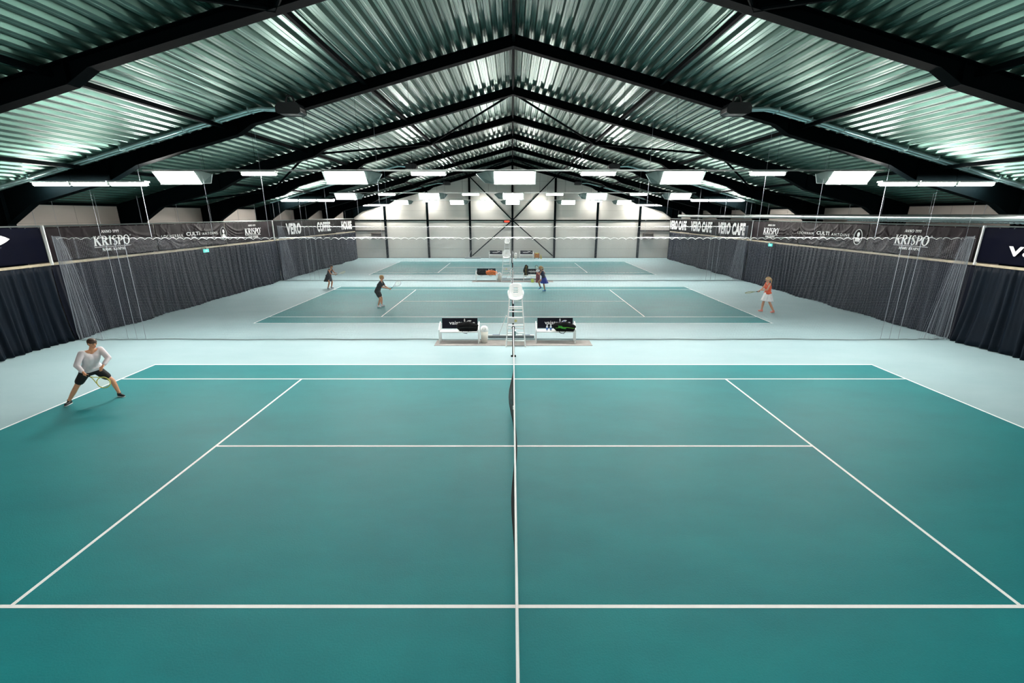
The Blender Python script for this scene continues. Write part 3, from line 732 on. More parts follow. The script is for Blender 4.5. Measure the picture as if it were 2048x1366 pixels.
# ------------------------------------------------------------------ umpire chairs
def umpire_chair():
    t = thing('umpire_chair', 'x', 'umpire chair')
    H = 1.75
    FL = {}
    for s_ in (-1, 1):
        FL[s_] = (Vector((s_*0.36, 0, 0)), Vector((s_*0.235, 0.42, H)))
        b = MB(); b.bar(FL[s_][0], FL[s_][1], 0.035, 0.05); b.box((s_*0.36-0.03, -0.04, 0), (s_*0.36+0.03, 0.04, 0.03)); b.build('leg', M_WHITE, t)
        b = MB(); b.bar((s_*0.36, 0.84, 0), (s_*0.235, 0.74, H), 0.035, 0.05); b.box((s_*0.36-0.03, 0.80, 0), (s_*0.36+0.03, 0.88, 0.03)); b.build('leg', M_WHITE, t)
    for z in (0.22, 0.5, 0.78, 1.06, 1.28, 1.45):
        f = z/H; hw = 0.36+(0.235-0.36)*f; y = 0.42*f
        b = MB(); b.box((-hw, y-0.045, z-0.012), (hw, y+0.045, z+0.014)); b.build('step', M_WHITE, t)
    for z in (0.5, 1.3):
        f = z/H; hw = 0.36+(0.235-0.36)*f; y = 0.84-0.10*f
        b = MB(); b.bar((-hw, y, z), (hw, y, z), 0.03); b.build('stretcher', M_WHITE, t)
    b = MB(); f = 1.0/H; b.box((-0.29, 0.24+0.02, 0.97), (0.29, 0.50, 1.0)); b.build('footboard', M_WHITE, t)
    b = MB(); f = 0.9/H; hw = 0.28
    b.add([(-hw-.02, 0.19, 0.86), (hw+.02, 0.19, 0.86), (hw, 0.235, 1.05), (-hw, 0.235, 1.05), (-hw-.02, 0.21, 0.86), (hw+.02, 0.21, 0.86), (hw, 0.255, 1.05), (-hw, 0.255, 1.05)],
          [(3,2,1,0),(4,5,6,7),(0,1,5,4),(1,2,6,5),(2,3,7,6),(3,0,4,7)])
    sp = b.build('sign_plate', M_WHITE, t)
    b = MB(); b.prism([(0.05*math.cos(a), 0.05*math.sin(a)) for a in np.linspace(0, 2*PI, 17)[:-1]], 'z', -0.002, 0.002)
    o = b.build('round_sticker', mat('pale_yellow', (235, 228, 150), 0.5), sp); o.location = (0, 0.208, 0.95); o.rotation_euler = (PI/2-0.23, 0, 0)
    # moulded seat: pan, slotted back, arms
    b = MB(); b.grid(lambda u, v: ((u-0.5)*0.50, 0.36+0.44*v, H+0.03+0.03*math.cos((u-0.5)*PI)*-1+0.05*(abs(u-0.5)*2)**4+0.03*(1-v)**3*-1), 12, 10)
    o = b.build('seat', M_WHITE, t, smooth=True); so = o.modifiers.new('s', 'SOLIDIFY'); so.thickness = 0.025
    b = MB()
    def back(u, v): x = (u-0.5)*(0.52-0.12*v**3); return (x, 0.78+0.10*v-0.10*(abs(u-0.5)*2)**2, H+0.02+0.50*v-0.05*(abs(u-0.5)*2)**4*v)
    nu, nv = 12, 20; vs = [back(i/nu, j/nv) for j in range(nv+1) for i in range(nu+1)]
    fs = [(j*(nu+1)+i, j*(nu+1)+i+1, (j+1)*(nu+1)+i+1, (j+1)*(nu+1)+i) for j in range(nv) for i in range(nu) if not (j in (6, 9, 12) and 4 <= i <= 7)]
    b.add(vs, fs); o = b.build('backrest', M_WHITE, t, smooth=True); so = o.modifiers.new('s', 'SOLIDIFY'); so.thickness = 0.022
    for s_ in (-1, 1):
        b = MB(); b.tube([(s_*0.255, 0.42, H+0.02), (s_*0.285, 0.42, H+0.2), (s_*0.285, 0.50, H+0.23), (s_*0.28, 0.78, H+0.24)], 0.02, 8); b.build('armrest', M_WHITE, t, smooth=True)
    return t
uc = umpire_chair()
for i, (x, y, lb) in enumerate(((0.09, 7.58, 'tall white umpire chair with ladder between the two nearest benches'), (-0.46, 24.35, 'tall white umpire chair with ladder beside the middle pair of benches'), (-0.6, 41.9, 'tall white umpire chair with ladder in front of the end wall'))):
    q = uc if i == 0 else copy_tree(uc); q.location = (x, y, 0); tag(q, lb, 'umpire chair', 'umpire chairs')

# ------------------------------------------------------------------ benches, mats, bins, brushes
def bench(nm=True):
    t = thing('bench', 'x', 'bench')
    for s_ in (-1, 1):
        b = MB(); x = s_*0.75
        b.prism([(-0.04, 0), (0.02, 0), (0.02, 0.40), (0.30, 0.40), (0.30, 0), (0.42, 0), (0.47, 0.72), (0.40, 0.78), (0.02, 0.60), (-0.04, 0.55)], 'x', x-0.02, x+0.02)
        b.build('side_panel', M_WHITE, t, bevel=0.004)
    b = MB(); b.box((-0.73, 0.0, 0.42), (0.73, 0.38, 0.46)); b.build('seat', M_WHITE, t, bevel=0.004)
    b = MB(); b.add([(-0.69, 0.37, 0.50), (0.69, 0.37, 0.50), (0.69, 0.43, 0.90), (-0.69, 0.43, 0.90), (-0.69, 0.395, 0.50), (0.69, 0.395, 0.50), (0.69, 0.455, 0.90), (-0.69, 0.455, 0.90)],
                    [(0,1,2,3),(7,6,5,4),(0,4,5,1),(1,5,6,2),(2,6,7,3),(3,7,4,0)])
    bd = b.build('backboard', M_BOARD, t)
    R = (PI/2-0.148, 0, 0)
    text('lettering', 'vaistas', M_TEXT, bd, (-0.10, 0.395, 0.72), R, width=0.62, height=0.13, bold=0.012)
    b = MB(); leaf(b, -0.13, -0.02, 0.10, 0.06, 0.05); leaf(b, -0.16, 0.0, -0.17, 0.14, 0.035); leaf(b, 0.12, -0.04, 0.24, -0.02, 0.03)
    o = b.build('leaf_emblem', M_TEXT, bd); o.location = (0.36, 0.395, 0.75); o.rotation_euler = R
    text('lettering', 'lt', M_DTEXT, bd, (0.35, 0.390, 0.765), R, width=0.05, height=0.07)
    return t
bn = bench()
BL = [(-2.08, 7.98, 'white bench with navy lettered backboard left of the nearest umpire chair'), (1.63, 8.02, 'white bench with navy lettered backboard right of the nearest umpire chair'),
      (-1.97, 24.78, 'white bench holding a dark bag and an orange bag, left of the middle umpire chair'), (1.57, 24.6, 'white bench with dark backboard and a standing bag, right of the middle umpire chair'),
      (-1.85, 42.5, 'white bench against the end wall, left of its umpire chair'), (1.58, 42.5, 'white bench against the end wall, right of its umpire chair')]
for i, (x, y, lb) in enumerate(BL):
    q = bn if i == 0 else copy_tree(bn); q.location = (x, y, 0.012 if i < 4 else 0); tag(q, lb, 'bench', 'player benches')
for y0, y1, lb in ((7.70, 8.46, 'long grey mat under the nearest pair of benches'), (24.45, 25.2, 'long grey mat under the middle pair of benches')):
    b = MB(); b.box((-3.0, y0, 0), (3.0, y1, 0.012)); tag(b.build('floor_mat', M_MATT), lb, 'mat', 'grey mats')
def bin_():
    t = thing('waste_bin', 'x', 'bin')
    b = MB(); b.lathe([(0.0, 0), (0.105, 0), (0.12, 0.02), (0.15, 0.46), (0.145, 0.46), (0.0, 0.44)], n=24); b.build('body', mat('cream_plastic', (222, 218, 208), 0.45), t, smooth=True)
    b = MB(); b.lathe([(0.152, 0.45), (0.158, 0.47), (0.155, 0.52), (0.13, 0.60), (0.08, 0.645), (0.0, 0.655)], n=24); l = b.build('lid', M_WHITE, t, smooth=True)
    b = MB(); b.add([(-0.07, -0.150, 0.53), (0.07, -0.150, 0.53), (0.05, -0.118, 0.62), (-0.05, -0.118, 0.62), (-0.07, -0.14, 0.53), (0.07, -0.14, 0.53), (0.05, -0.108, 0.62), (-0.05, -0.108, 0.62)], [(0,1,2,3),(7,6,5,4),(0,4,5,1),(1,5,6,2),(2,6,7,3),(3,7,4,0)])
    b.build('flap', mat('grey_flap', (190, 188, 184), 0.5), l)
    return t
w0 = bin_()
for i, (x, y, lb) in enumerate(((-1.12, 8.16, 'cream waste bin with swing lid beside the nearest left bench'), (-0.98, 24.85, 'white waste bin between bench and umpire chair in the middle of the hall'), (0.35, 42.9, 'white waste bin against the end wall'))):
    q = w0 if i == 0 else copy_tree(w0); q.location = (x, y, 0.012 if i < 2 else 0); tag(q, lb, 'bin', 'waste bins')
def drag_brush(L_=1.85):
    t = thing('drag_brush', 'x', 'brush')
    b = MB(); b.box((-L_/2, -0.035, 0.09), (L_/2, 0.035, 0.13)); b.build('head', M_WHITE, t, bevel=0.004)
    b = MB(); b.box((-L_/2, -0.03, 0.0), (L_/2, 0.03, 0.09)); b.build('bristles', mat('grey_bristle', (110, 118, 122), 0.9, noise=0.6, nscale=40), t)
    b = MB(); b.tube([(-0.5, 0, 0.12), (-0.25, 0.15, 0.75), (-0.2, 0.18, 0.85)], 0.012, 8); b.ell((-0.2, 0.18, 0.86), (0.03, 0.03, 0.03), 10, 6); b.build('handle', M_WHITE, t, smooth=True)
    b = MB(); b.box((-0.75, -0.04, 0.13), (-0.45, 0.04, 0.145)); b.box((0.45, -0.04, 0.13), (0.75, 0.04, 0.145)); b.build('clamp', mat('blue_grey', (120, 140, 165), 0.5), t)
    return t
db = drag_brush(); db.location = (-0.08, 8.83, 0)
tag(db, 'wide court drag brush lying behind the nearest umpire chair', 'brush', 'court brushes')
q = copy_tree(db); q.location = (0.3, 25.75, 0); q.scale = (1.6, 1, 1); tag(q, 'wide court drag brush lying behind the middle pair of benches', 'brush', 'court brushes')
q = copy_tree(db); q.location = (-4.5, 43.2, 0); q.scale = (1.0, 1, 1); tag(q, 'wide court drag brush lying at the foot of the end wall, left', 'brush', 'court brushes')

# ------------------------------------------------------------------ remeshed soft shapes
def soft(b, name, m, parent, voxel=0.012, smooth=6):
    o = b.build(name, m, parent, smooth=True)
    r = o.modifiers.new('union', 'REMESH'); r.mode = 'VOXEL'; r.voxel_size = voxel; r.use_smooth_shade = True
    s_ = o.modifiers.new('smooth', 'SMOOTH'); s_.iterations = smooth; s_.factor = 0.5
    return o
# racket bags and what lies on the benches
def racket_bag(label, loc, rz, word=None, standing=False, accent=None, cm=None):
    t = thing('racket_bag', label, 'bag', loc, rz, 'racket bags'); t.scale = (1.12, 1.12, 1.3)
    b = MB()
    b.capsule((-0.26, 0, 0.13), (0.05, 0, 0.15), 0.12, 0.135, 14, sy=0.85); b.capsule((0.05, 0, 0.15), (0.32, 0.0, 0.11), 0.13, 0.085, 14, sy=0.85)
    b.box((-0.28, -0.09, 0.0), (0.33, 0.09, 0.06))
    body = soft(b, 'body', cm or M_BLACK, t, 0.012, 5)
    b = MB(); b.tube([(-0.3, -0.11, 0.10), (-0.1, -0.13, 0.13), (0.1, -0.13, 0.13), (0.33, -0.09, 0.10)], 0.005, 6); b.build('zip', accent or M_HEAT, t)
    b = MB(); b.tube([(-0.12, -0.11, 0.2), (-0.06, -0.14, 0.26), (0.06, -0.14, 0.27), (0.12, -0.10, 0.22)], 0.012, 6); b.tube([(-0.2, -0.11, 0.05), (-0.14, -0.16, -0.03), (-0.02, -0.15, -0.05), (0.08, -0.11, 0.04)], 0.009, 6)
    b.build('strap', M_BLACK, t)
    if word:
        text('lettering', word, mat('green_print', (70, 200, 70), 0.5), body, (-0.08, -0.118, 0.13), (PI/2, 0.12, 0), width=0.27, height=0.075, bold=0.02)
    return t
racket_bag('black racket bag lying on the nearest left bench', (-1.76, 8.17, 0.472), 0)
racket_bag('black racket bag with green lettering lying on the nearest right bench', (1.96, 8.14, 0.472), -0.1, 'Wilson', accent=mat('green_trim', (110, 190, 60), 0.5))
racket_bag('black racket bag lying on the middle left bench', (-2.25, 24.97, 0.472), 0)
q = racket_bag('orange bag lying on the middle left bench beside a black bag', (-1.58, 24.95, 0.472), 0.15, cm=mat('orange_cloth', (232, 120, 50), 0.7, noise=0.2, nscale=10))
q = racket_bag('tall black bag standing upright on the middle right bench', (1.02, 24.8, 0.83), 0, accent=mat('yellow_trim', (235, 205, 40), 0.5)); q.rotation_euler = (0, -PI/2, 0); q.location = (1.14, 24.8, 0.79)
def towel(name, label, loc, m, w_=0.3, d_=0.2, h_=0.12):
    b = MB(); b.grid(lambda u, v: ((u-0.5)*w_*1.2, (v-0.5)*d_*1.2, h_*max(0, math.sin(PI*u)*math.sin(PI*v))**0.6*(0.8+0.25*math.sin(u*17)*math.cos(v*11))), 24, 18)
    o = b.build(name, m, smooth=True); so = o.modifiers.new('s', 'SOLIDIFY'); so.thickness = 0.012; so.offset = 1; o.location = loc
    return tag(o, label, 'towel')
towel('towel', 'crumpled blue towel behind the lettered bag on the nearest right bench', (1.98, 8.30, 0.476), mat('blue_towel', (40, 80, 160), 0.85, sheen=0.3), 0.42, 0.14, 0.33)
def bottle():
    t = thing('water_bottle', 'x', 'bottle')
    b = MB(); b.lathe([(0, 0), (0.032, 0), (0.034, 0.01), (0.034, 0.13), (0.028, 0.16), (0.013, 0.185), (0.013, 0.2), (0, 0.2)], n=14); b.build('body', mat('clear_plastic', (225, 232, 238), 0.15, spec=0.8), t, smooth=True)
    b = MB(); b.lathe([(0.015, 0.195), (0.016, 0.215), (0, 0.217)], n=12); b.build('cap', M_WHITE, t, smooth=True)
    b = MB(); b.lathe([(0.0348, 0.05), (0.0348, 0.11)], n=14); b.build('label_band', mat('blue_label', (70, 110, 190), 0.4), t, smooth=True)
    return t
b0 = bottle(); b0.location = (1.30, 8.14, 0.472); b0.scale = (1.2, 1.2, 1.2)
tag(b0, 'water bottle on the nearest right bench, left one of the pair', 'bottle', 'bottles on the bench')
q = copy_tree(b0); q.location = (1.44, 8.13, 0.472); tag(q, 'water bottle on the nearest right bench, next to the bag', 'bottle', 'bottles on the bench')

# ball basket and maroon bag near the middle benches, wooden ball cart at the end wall
t = thing('ball_basket', 'wire ball basket with yellow tennis balls standing before the middle right bench', 'basket', (1.45, 24.25, 0))
b = MB()
for k in range(10):
    a = 2*PI*k/10; b.tube([(0.12*math.cos(a), 0.12*math.sin(a), 0.0), (0.16*math.cos(a), 0.16*math.sin(a), 0.28)], 0.004, 4)
for r_, z in ((0.12, 0.01), (0.14, 0.14), (0.16, 0.28)): b.tube([(r_*math.cos(a), r_*math.sin(a), z) for a in np.linspace(0, 2*PI, 17)[:-1]], 0.004, 4, closed=True)
b.tube([(-0.15, 0, 0.28), (-0.12, 0, 0.75), (0.12, 0, 0.75), (0.15, 0, 0.28)], 0.006, 5)
b.build('frame', M_GALV, t)
ball = MB().ell((0, 0, 0), (0.033, 0.033, 0.033), 10, 6).mesh('tennis_ball', mat('tennis_ball_felt', (205, 222, 70), 0.8), True)
k = 0
for z in (0.035, 0.095, 0.155, 0.215):
    for a in range(6):
        o = link('tennis_ball', ball); o.location = (1.45+0.075*math.cos(a*PI/3+z*9), 24.25+0.075*math.sin(a*PI/3+z*9), z+0.01); tag(o, 'yellow tennis ball in the wire basket before the middle right bench', 'ball', 'tennis balls in the wire basket'); k += 1
t = thing('backpack', 'maroon backpack with white towel on top, beside the player in blue', 'bag', (1.84, 24.2, 0.012))
b = MB(); b.capsule((0, 0, 0.16), (0, 0, 0.62), 0.16, 0.15, 14, sy=0.75); b.box((-0.15, -0.1, 0.0), (0.15, 0.1, 0.2)); soft(b, 'body', mat('maroon_cloth', (110, 24, 40), 0.7, noise=0.2, nscale=8), t)
b = MB(); b.capsule((0, -0.12, 0.2), (0, -0.12, 0.4), 0.09, 0.08, 12); soft(b, 'pocket', mat('maroon_dark', (84, 18, 32), 0.7), t)
b = MB(); b.tube([(-0.06, 0, 0.74), (-0.04, 0, 0.86), (0.04, 0, 0.86), (0.06, 0, 0.74)], 0.012, 6); b.build('handle', M_BLACK, t)
b = MB(); b.ell((0, 0, 0.0), (0.12, 0.1, 0.10), 16, 10); o = b.build('towel', mat('white_towel', (235, 235, 238), 0.8, noise=0.1, nscale=20), smooth=True); o.location = (1.84, 24.2, 0.87); tag(o, 'white rolled towel lying on the maroon backpack', 'towel')
t = thing('ball_cart', 'orange brown wooden ball cart beside the right bench at the end wall', 'cart', (2.75, 42.9, 0))
MW = mat('orange_wood', (196, 122, 56), 0.6, noise=0.25, nscale=6)
b = MB()
b.box((-0.28, -0.2, 0.12), (0.28, -0.18, 0.6)); b.box((-0.28, 0.18, 0.12), (0.28, 0.2, 0.6)); b.box((-0.28, -0.2, 0.12), (-0.26, 0.2, 0.6)); b.box((0.26, -0.2, 0.12), (0.28, 0.2, 0.6)); b.box((-0.28, -0.2, 0.12), (0.28, 0.2, 0.14)); b.box((-0.29, -0.21, 0.34), (0.29, -0.2, 0.40)); b.build('body', MW, t)
for x in (-0.22, 0.22):
    for y in (-0.14, 0.14):
        b = MB(); b.tube([(x-0.02, y, 0.06), (x+0.02, y, 0.06)], 0.06, 12); b.build('wheel', M_STEEL, t)
b = MB(); b.ell((0, 0, 0.52), (0.23, 0.15, 0.12), 16, 8); b.build('balls', mat('tennis_ball_felt', (205, 222, 70), 0.8, bump=1, bscale=20), t, smooth=True)
b = MB(); b.prism([(-0.1, 0), (0.12, 0), (0.02, 0.42), (-0.08, 0.42)], 'y', -0.12, 0.12); o = b.build('storage_box', mat('yellow_box', (214, 190, 96), 0.7, noise=0.1)); o.location = (3.22, 42.95, 0); tag(o, 'small yellow box next to the wooden cart at the end wall', 'box')

# scoreboard, wall fans, exit signs
t = thing('scoreboard', 'small black display with red digits on the end wall beside the centre column', 'display', (-0.62, YF-0.3, 4.06))
b = MB(); b.box((-0.42, -0.06, -0.13), (0.42, 0.06, 0.13)); b.build('casing', M_HEAT, t, bevel=0.01)
text('digits', '12:54', M_RED, t, (0.0, -0.065, 0.0), (PI/2, 0, 0), width=0.52, height=0.15, bold=0.02)
b = MB(); b.box((-0.05, 0.06, -0.03), (0.05, 0.16, 0.03)); b.build('bracket', M_STEEL, t)
for s_ in (-1, 1):
    t = thing('wall_fan', f'grey louvred heater unit low on the end wall, {"left" if s_<0 else "right"} outer bay', 'fan', (s_*15.3, YF-0.32, 2.45), 0, 'wall units')
    MG = mat('grey_unit', (120, 112, 106), 0.5)
    b = MB(); b.box((-0.6, 0.1, -0.32), (0.6, 0.3, 0.32)); b.box((-0.6, -0.1, -0.32), (0.6, 0.1, -0.28)); b.box((-0.6, -0.1, 0.28), (0.6, 0.1, 0.32)); b.box((-0.6, -0.1, -0.3), (-0.56, 0.1, 0.3)); b.box((0.56, -0.1, -0.3), (0.6, 0.1, 0.3)); b.build('casing', MG, t)
    b = MB()
    for k in range(6): b.box((-0.56, -0.08, -0.24+k*0.09), (0.56, 0.06, -0.22+k*0.09))
    b.build('louvre', MG, t)
for s_, y in ((-1, 17.0), (1, 22.0)):
    t = thing('exit_sign', f'small green exit sign glowing under the {"left" if s_<0 else "right"} banners', 'sign', (s_*(XC-0.22), y, 2.84), 0, 'exit signs')
    b = MB(); b.box((-0.03, -0.2, -0.09), (0.03, 0.2, 0.09)); b.build('lightbox', mat('exit_green', (70, 190, 180), 0.4, emit=0.35), t)
    b = MB(); xx = -s_*0.033
    b.box((xx-0.002, -0.16, -0.015), (xx+0.002, 0.0, 0.015)); b.prism([(0.0, 0.05), (0.0, -0.05), (0.08, 0)], 'x', xx-0.002, xx+0.002); b.build('arrow', M_TEXT, t)
    b = MB(); b.box((-0.01, -0.02, 0.09), (0.01, 0.02, 0.16)); b.box((0, -0.02, 0.14), (s_*0.25, 0.02, 0.16)); b.build('bracket', M_STEEL, t)

# ------------------------------------------------------------------ rackets and people
def racket(label, hand, direction, m_frame, roll=0.0):
    t = thing('tennis_racket', label, 'racket', hand, 0, 'tennis rackets')
    d = Vector(direction).normalized(); t.rotation_mode = 'QUATERNION'
    t.rotation_quaternion = d.to_track_quat('X', 'Z') @ Euler((roll, 0, 0)).to_quaternion()
    b = MB(); b.tube([(0.50+0.17*math.cos(a), 0.128*math.sin(a), 0) for a in np.linspace(0, 2*PI, 33)[:-1]], 0.011, 8, closed=True)
    b.tube([(0.12, 0.0, 0), (0.22, 0.02, 0), (0.36, 0.085, 0)], 0.010, 8); b.tube([(0.12, 0.0, 0), (0.22, -0.02, 0), (0.36, -0.085, 0)], 0.010, 8)
    b.build('frame', m_frame, t, smooth=True)
    b = MB(); b.tube([(-0.07, 0, 0), (-0.06, 0, 0), (0.13, 0, 0)], [0.019, 0.0165, 0.0145], 8); b.build('grip', M_BLACK, t, smooth=True)
    L_ = []
    for k in range(-6, 7):
        y = k*0.019; hx = 0.17*math.sqrt(max(0, 1-(y/0.128)**2)); L_.append([(0.50-hx, y, 0), (0.50, y, 0), (0.50+hx, y, 0)])
    for k in range(-8, 9):
        x = k*0.0195; hy = 0.128*math.sqrt(max(0, 1-(x/0.17)**2)); L_.append([(0.50+x, -hy, 0.001), (0.50+x, 0, 0.001), (0.50+x, hy, 0.001)])
    threads('strings', L_, 0.0009, mat('string_yellow', (225, 225, 170), 0.5), t)
    return t

def person(label, loc, rz, J, skin, top=None, bottom=None, skirt=None, hair=None, shoes=None, sleeves=True, h=1.0, ponytail=False, band=None, grip=None, female=False, socks=None):
    """J: joint positions in the person's own frame (x forward, y left, z up)"""
    t = thing('person', label, 'person', loc, rz); t.scale = (h, h, h)
    V = {k: Vector(v) for k, v in J.items()}
    pel, che, nek, hd = V['pelvis'], V['chest'], V['neck'], V['head']
    up = (che-pel).normalized()
    side = (V['shL']-V['shR']).normalized(); hside = (V['hipL']-V['hipR']).normalized()
    fwd = side.cross((nek-che).normalized()).normalized()
    face = Vector(J.get('face', (1, 0, 0))).normalized(); fs = Vector((0, 0, 1)).cross(face).normalized(); fu = face.cross(fs)
    tw = 0.9 if female else 1.0
    def torso(b, g):
        b.capsule(V['hipL']+hside*0.01, V['hipR']-hside*0.01, 0.105+g, 0.105+g)
        mid = pel.lerp(che, 0.5)
        for s_ in (-1, 1):
            b.capsule(pel+hside*0.05*s_, mid+side*0.045*s_, 0.105*tw+g, 0.095*tw+g)
            b.capsule(mid+side*0.045*s_, che+side*0.07*s_, 0.095*tw+g, 0.115*tw+g)
            b.capsule(che+side*0.07*s_, (V['shL'] if s_ > 0 else V['shR'])-side*0.035*s_ + (nek-che)*-0.1, 0.105*tw+g, 0.058+g)
        b.capsule(V['shL'], V['shR'], 0.05+g, 0.05+g)
        if female:
            for s_ in (-1, 1): b.ell(che+fwd*0.075+side*0.065*s_, (0.06+g, 0.06+g, 0.06+g))
    b = MB(); torso(b, 0); b.capsule(che.lerp(nek, 0.6), nek.lerp(hd, 0.45), 0.06, 0.05)
    # head: skull, jaw, nose, ears
    b.capsule(hd+fu*0.025-face*0.015, hd+fu*0.025+face*0.02, 0.088, 0.082); b.capsule(hd+fu*0.0+face*0.02, hd-fu*0.075+face*0.045, 0.068, 0.036)
    b.capsule(hd+face*0.095+fu*0.01, hd+face*0.118-fu*0.022, 0.010, 0.015)
    for s_ in (-1, 1): b.capsule(hd+fs*0.082*s_+fu*0.015, hd+fs*0.082*s_-fu*0.02, 0.017, 0.012)
    for s_ in ('L', 'R'):
        sg = 1 if s_ == 'L' else -1
        b.capsule(V['sh'+s_], V['el'+s_], 0.050*tw, 0.038*tw); b.capsule(V['el'+s_], V['wr'+s_], 0.039*tw, 0.026*tw)
        b.capsule(V['hip'+s_], V['kn'+s_], 0.088, 0.055); b.capsule(V['kn'+s_], V['kn'+s_].lerp(V['an'+s_], 0.35), 0.056, 0.056); b.capsule(V['kn'+s_].lerp(V['an'+s_], 0.35), V['an'+s_], 0.056, 0.036)
        # hand
        wr = V['wr'+s_]; d = (wr-V['el'+s_]).normalized(); pd = d
        ref = Vector((0, 0, 1)) if abs(d.z) < 0.85 else Vector((1, 0, 0)); a1 = d.cross(ref).normalized(); a2 = a1.cross(d).normalized()
        if grip and s_ in grip:
            ax = Vector(grip[s_]).normalized(); c0 = wr+d*0.075
            nrm = d.cross(ax).normalized(); dd = ax.cross(nrm).normalized()*(1 if True else -1)
            if dd.dot(d) < 0: dd = -dd
            b.capsule(wr, wr+d*0.045+ax*0.02, 0.026, 0.024); b.capsule(wr+d*0.03, wr+d*0.05-ax*0.025, 0.024, 0.022)
            for k in range(4):
                cc = c0+ax*(0.033-0.022*k)
                arc = [cc+(dd*-math.cos(a)+nrm*math.sin(a))*0.027 for a in (0.3, 1.3, 2.3, 3.3, 4.2-0.15*k)]
                for p0, p1 in zip(arc[:-1], arc[1:]): b.capsule(p0, p1, 0.0095, 0.009, 8)
            arc = [c0+ax*0.045+(dd*-math.cos(a)+nrm*math.sin(a))*0.027 for a in (0.0, -0.9, -1.8)]
            for p0, p1 in zip(arc[:-1], arc[1:]): b.capsule(p0, p1, 0.011, 0.0095, 8)
        else:
            palm = wr+d*0.05
            for k in range(4):
                o1 = a1*(0.027-0.018*k); b.capsule(wr+o1*0.6, palm+o1+d*0.035, 0.016, 0.012, 8)
                L_ = (0.066, 0.075, 0.070, 0.055)[k]; p0 = palm+o1*1.1+d*0.035; p1 = p0+d*L_*0.5-a2*L_*0.12; p2 = p1+d*L_*0.4-a2*L_*0.35
                b.capsule(p0, p1, 0.0095, 0.009, 8); b.capsule(p1, p2, 0.009, 0.0075, 8)
            b.capsule(wr+a1*0.02+d*0.015, palm+a1*0.055, 0.013, 0.010, 8); b.capsule(palm+a1*0.055, palm+a1*0.062+d*0.03-a2*0.01, 0.010, 0.008, 8)
    soft(b, 'body', skin, t, 0.009, 5)
    for s_ in (-1, 1):
        b = MB(); b.ell(hd+face*0.093+fs*0.032*s_+fu*0.018, (0.011, 0.011, 0.009), 8, 6); b.build('eye', M_STEEL, t, smooth=True)
        b = MB(); b.capsule(hd+face*0.10+fs*0.018*s_+fu*0.042, hd+face*0.095+fs*0.046*s_+fu*0.04, 0.005, 0.004, 6); b.build('eyebrow', hair, t, smooth=True)
    b = MB(); b.capsule(hd+face*0.089+fs*0.018-fu*0.052, hd+face*0.089-fs*0.018-fu*0.052, 0.007, 0.007, 6); b.build('mouth', mat('lip', (176, 84, 76), 0.5), t, smooth=True)
    b = MB()                                             # hair: cap over the skull, face kept free
    b.capsule(hd+fu*0.045-face*0.035, hd+fu*0.055+face*0.012, 0.096, 0.088); b.capsule(hd-face*0.05+fu*0.03, hd-face*0.05-fu*0.04, 0.085, 0.06)
    for s_ in (-1, 1): b.capsule(hd+fs*0.06*s_-face*0.02+fu*0.05, hd+fs*0.065*s_-face*0.03-fu*0.01, 0.035, 0.028)
    if ponytail:
        b.capsule(hd-face*0.12+fu*0.05, hd-face*0.17-fu*0.02, 0.035, 0.032); b.capsule(hd-face*0.17-fu*0.02, hd-face*0.17-fu*0.20, 0.032, 0.014)
    soft(b, 'hair', hair, t, 0.011, 4)
    if band:
        b = MB(); b.tube([hd+fu*0.05+(face*math.cos(a)+fs*math.sin(a))*0.105-face*0.012 for a in np.linspace(0, 2*PI, 17)[:-1]], 0.014, 6, closed=True); b.build('headband', band, t, smooth=True)
    if top:
        b = MB(); mid = pel.lerp(che, 0.15); g = 0.014
        m2 = pel.lerp(che, 0.5)
        b.capsule(V['hipL']+up*0.06, V['hipR']+up*0.06, 0.122+g, 0.122+g)
        for s_ in (-1, 1):
            S = V['shL'] if s_ > 0 else V['shR']
            b.capsule(pel.lerp(che, 0.1)+hside*0.055*s_, m2+side*0.05*s_, 0.120*tw+g, 0.110*tw+g)
            b.capsule(m2+side*0.05*s_, che+side*0.07*s_, 0.102*tw+g, 0.118*tw+g)
            b.capsule(che+side*0.07*s_, S-side*0.03*s_, 0.108*tw+g, 0.055+g)
            if sleeves:
                E = V['elL'] if s_ > 0 else V['elR']; f = sleeves if isinstance(sleeves, float) else 0.6
                b.capsule(S, S.lerp(E, f), 0.056+g, 0.052+g)
                if f >= 1.0:
                    Wr = V['wrL'] if s_ > 0 else V['wrR']; b.capsule(E, E.lerp(Wr, 0.75), 0.045+g, 0.036+g)
            else: b.capsule(S-side*0.03*s_, S-side*0.02*s_, 0.055+g, 0.05+g)
        if female:
            for s_ in (-1, 1): b.ell(che+fwd*0.08+side*0.065*s_, (0.072, 0.072, 0.07))
        soft(b, 'shirt', top, t, 0.013, 5)
    if bottom:
        b = MB(); g = 0.018
        b.capsule(V['hipL'], V['hipR'], 0.115+g, 0.115+g); b.capsule(pel, pel.lerp(che, 0.15), 0.125, 0.115)
        for s_ in ('L', 'R'): b.capsule(V['hip'+s_], V['hip'+s_].lerp(V['kn'+s_], 0.62), 0.098+g, 0.082+g)
        soft(b, 'shorts', bottom, t, 0.013, 5)
    if skirt:
        b = MB(); n = 48; m_ = 8; c0 = pel.lerp(che, 0.26)-Vector((0.01, 0, 0)); vs = []
        for j in range(m_+1):
            f = j/m_; r_ = 0.150+0.125*f**1.1; ry = 0.215+0.085*f
            for k in range(n):
                a = 2*PI*k/n; rr = r_*(1+0.07*f*math.sin(a*9)); vs.append((c0.x-up.x*0.42*f*0.4+rr*math.cos(a)*0.95, c0.y+ry*rr/r_*math.sin(a), c0.z-0.40*f))
        b.add(vs, [(j*n+k, (j+1)*n+k, (j+1)*n+(k+1) % n, j*n+(k+1) % n) for j in range(m_) for k in range(n)])
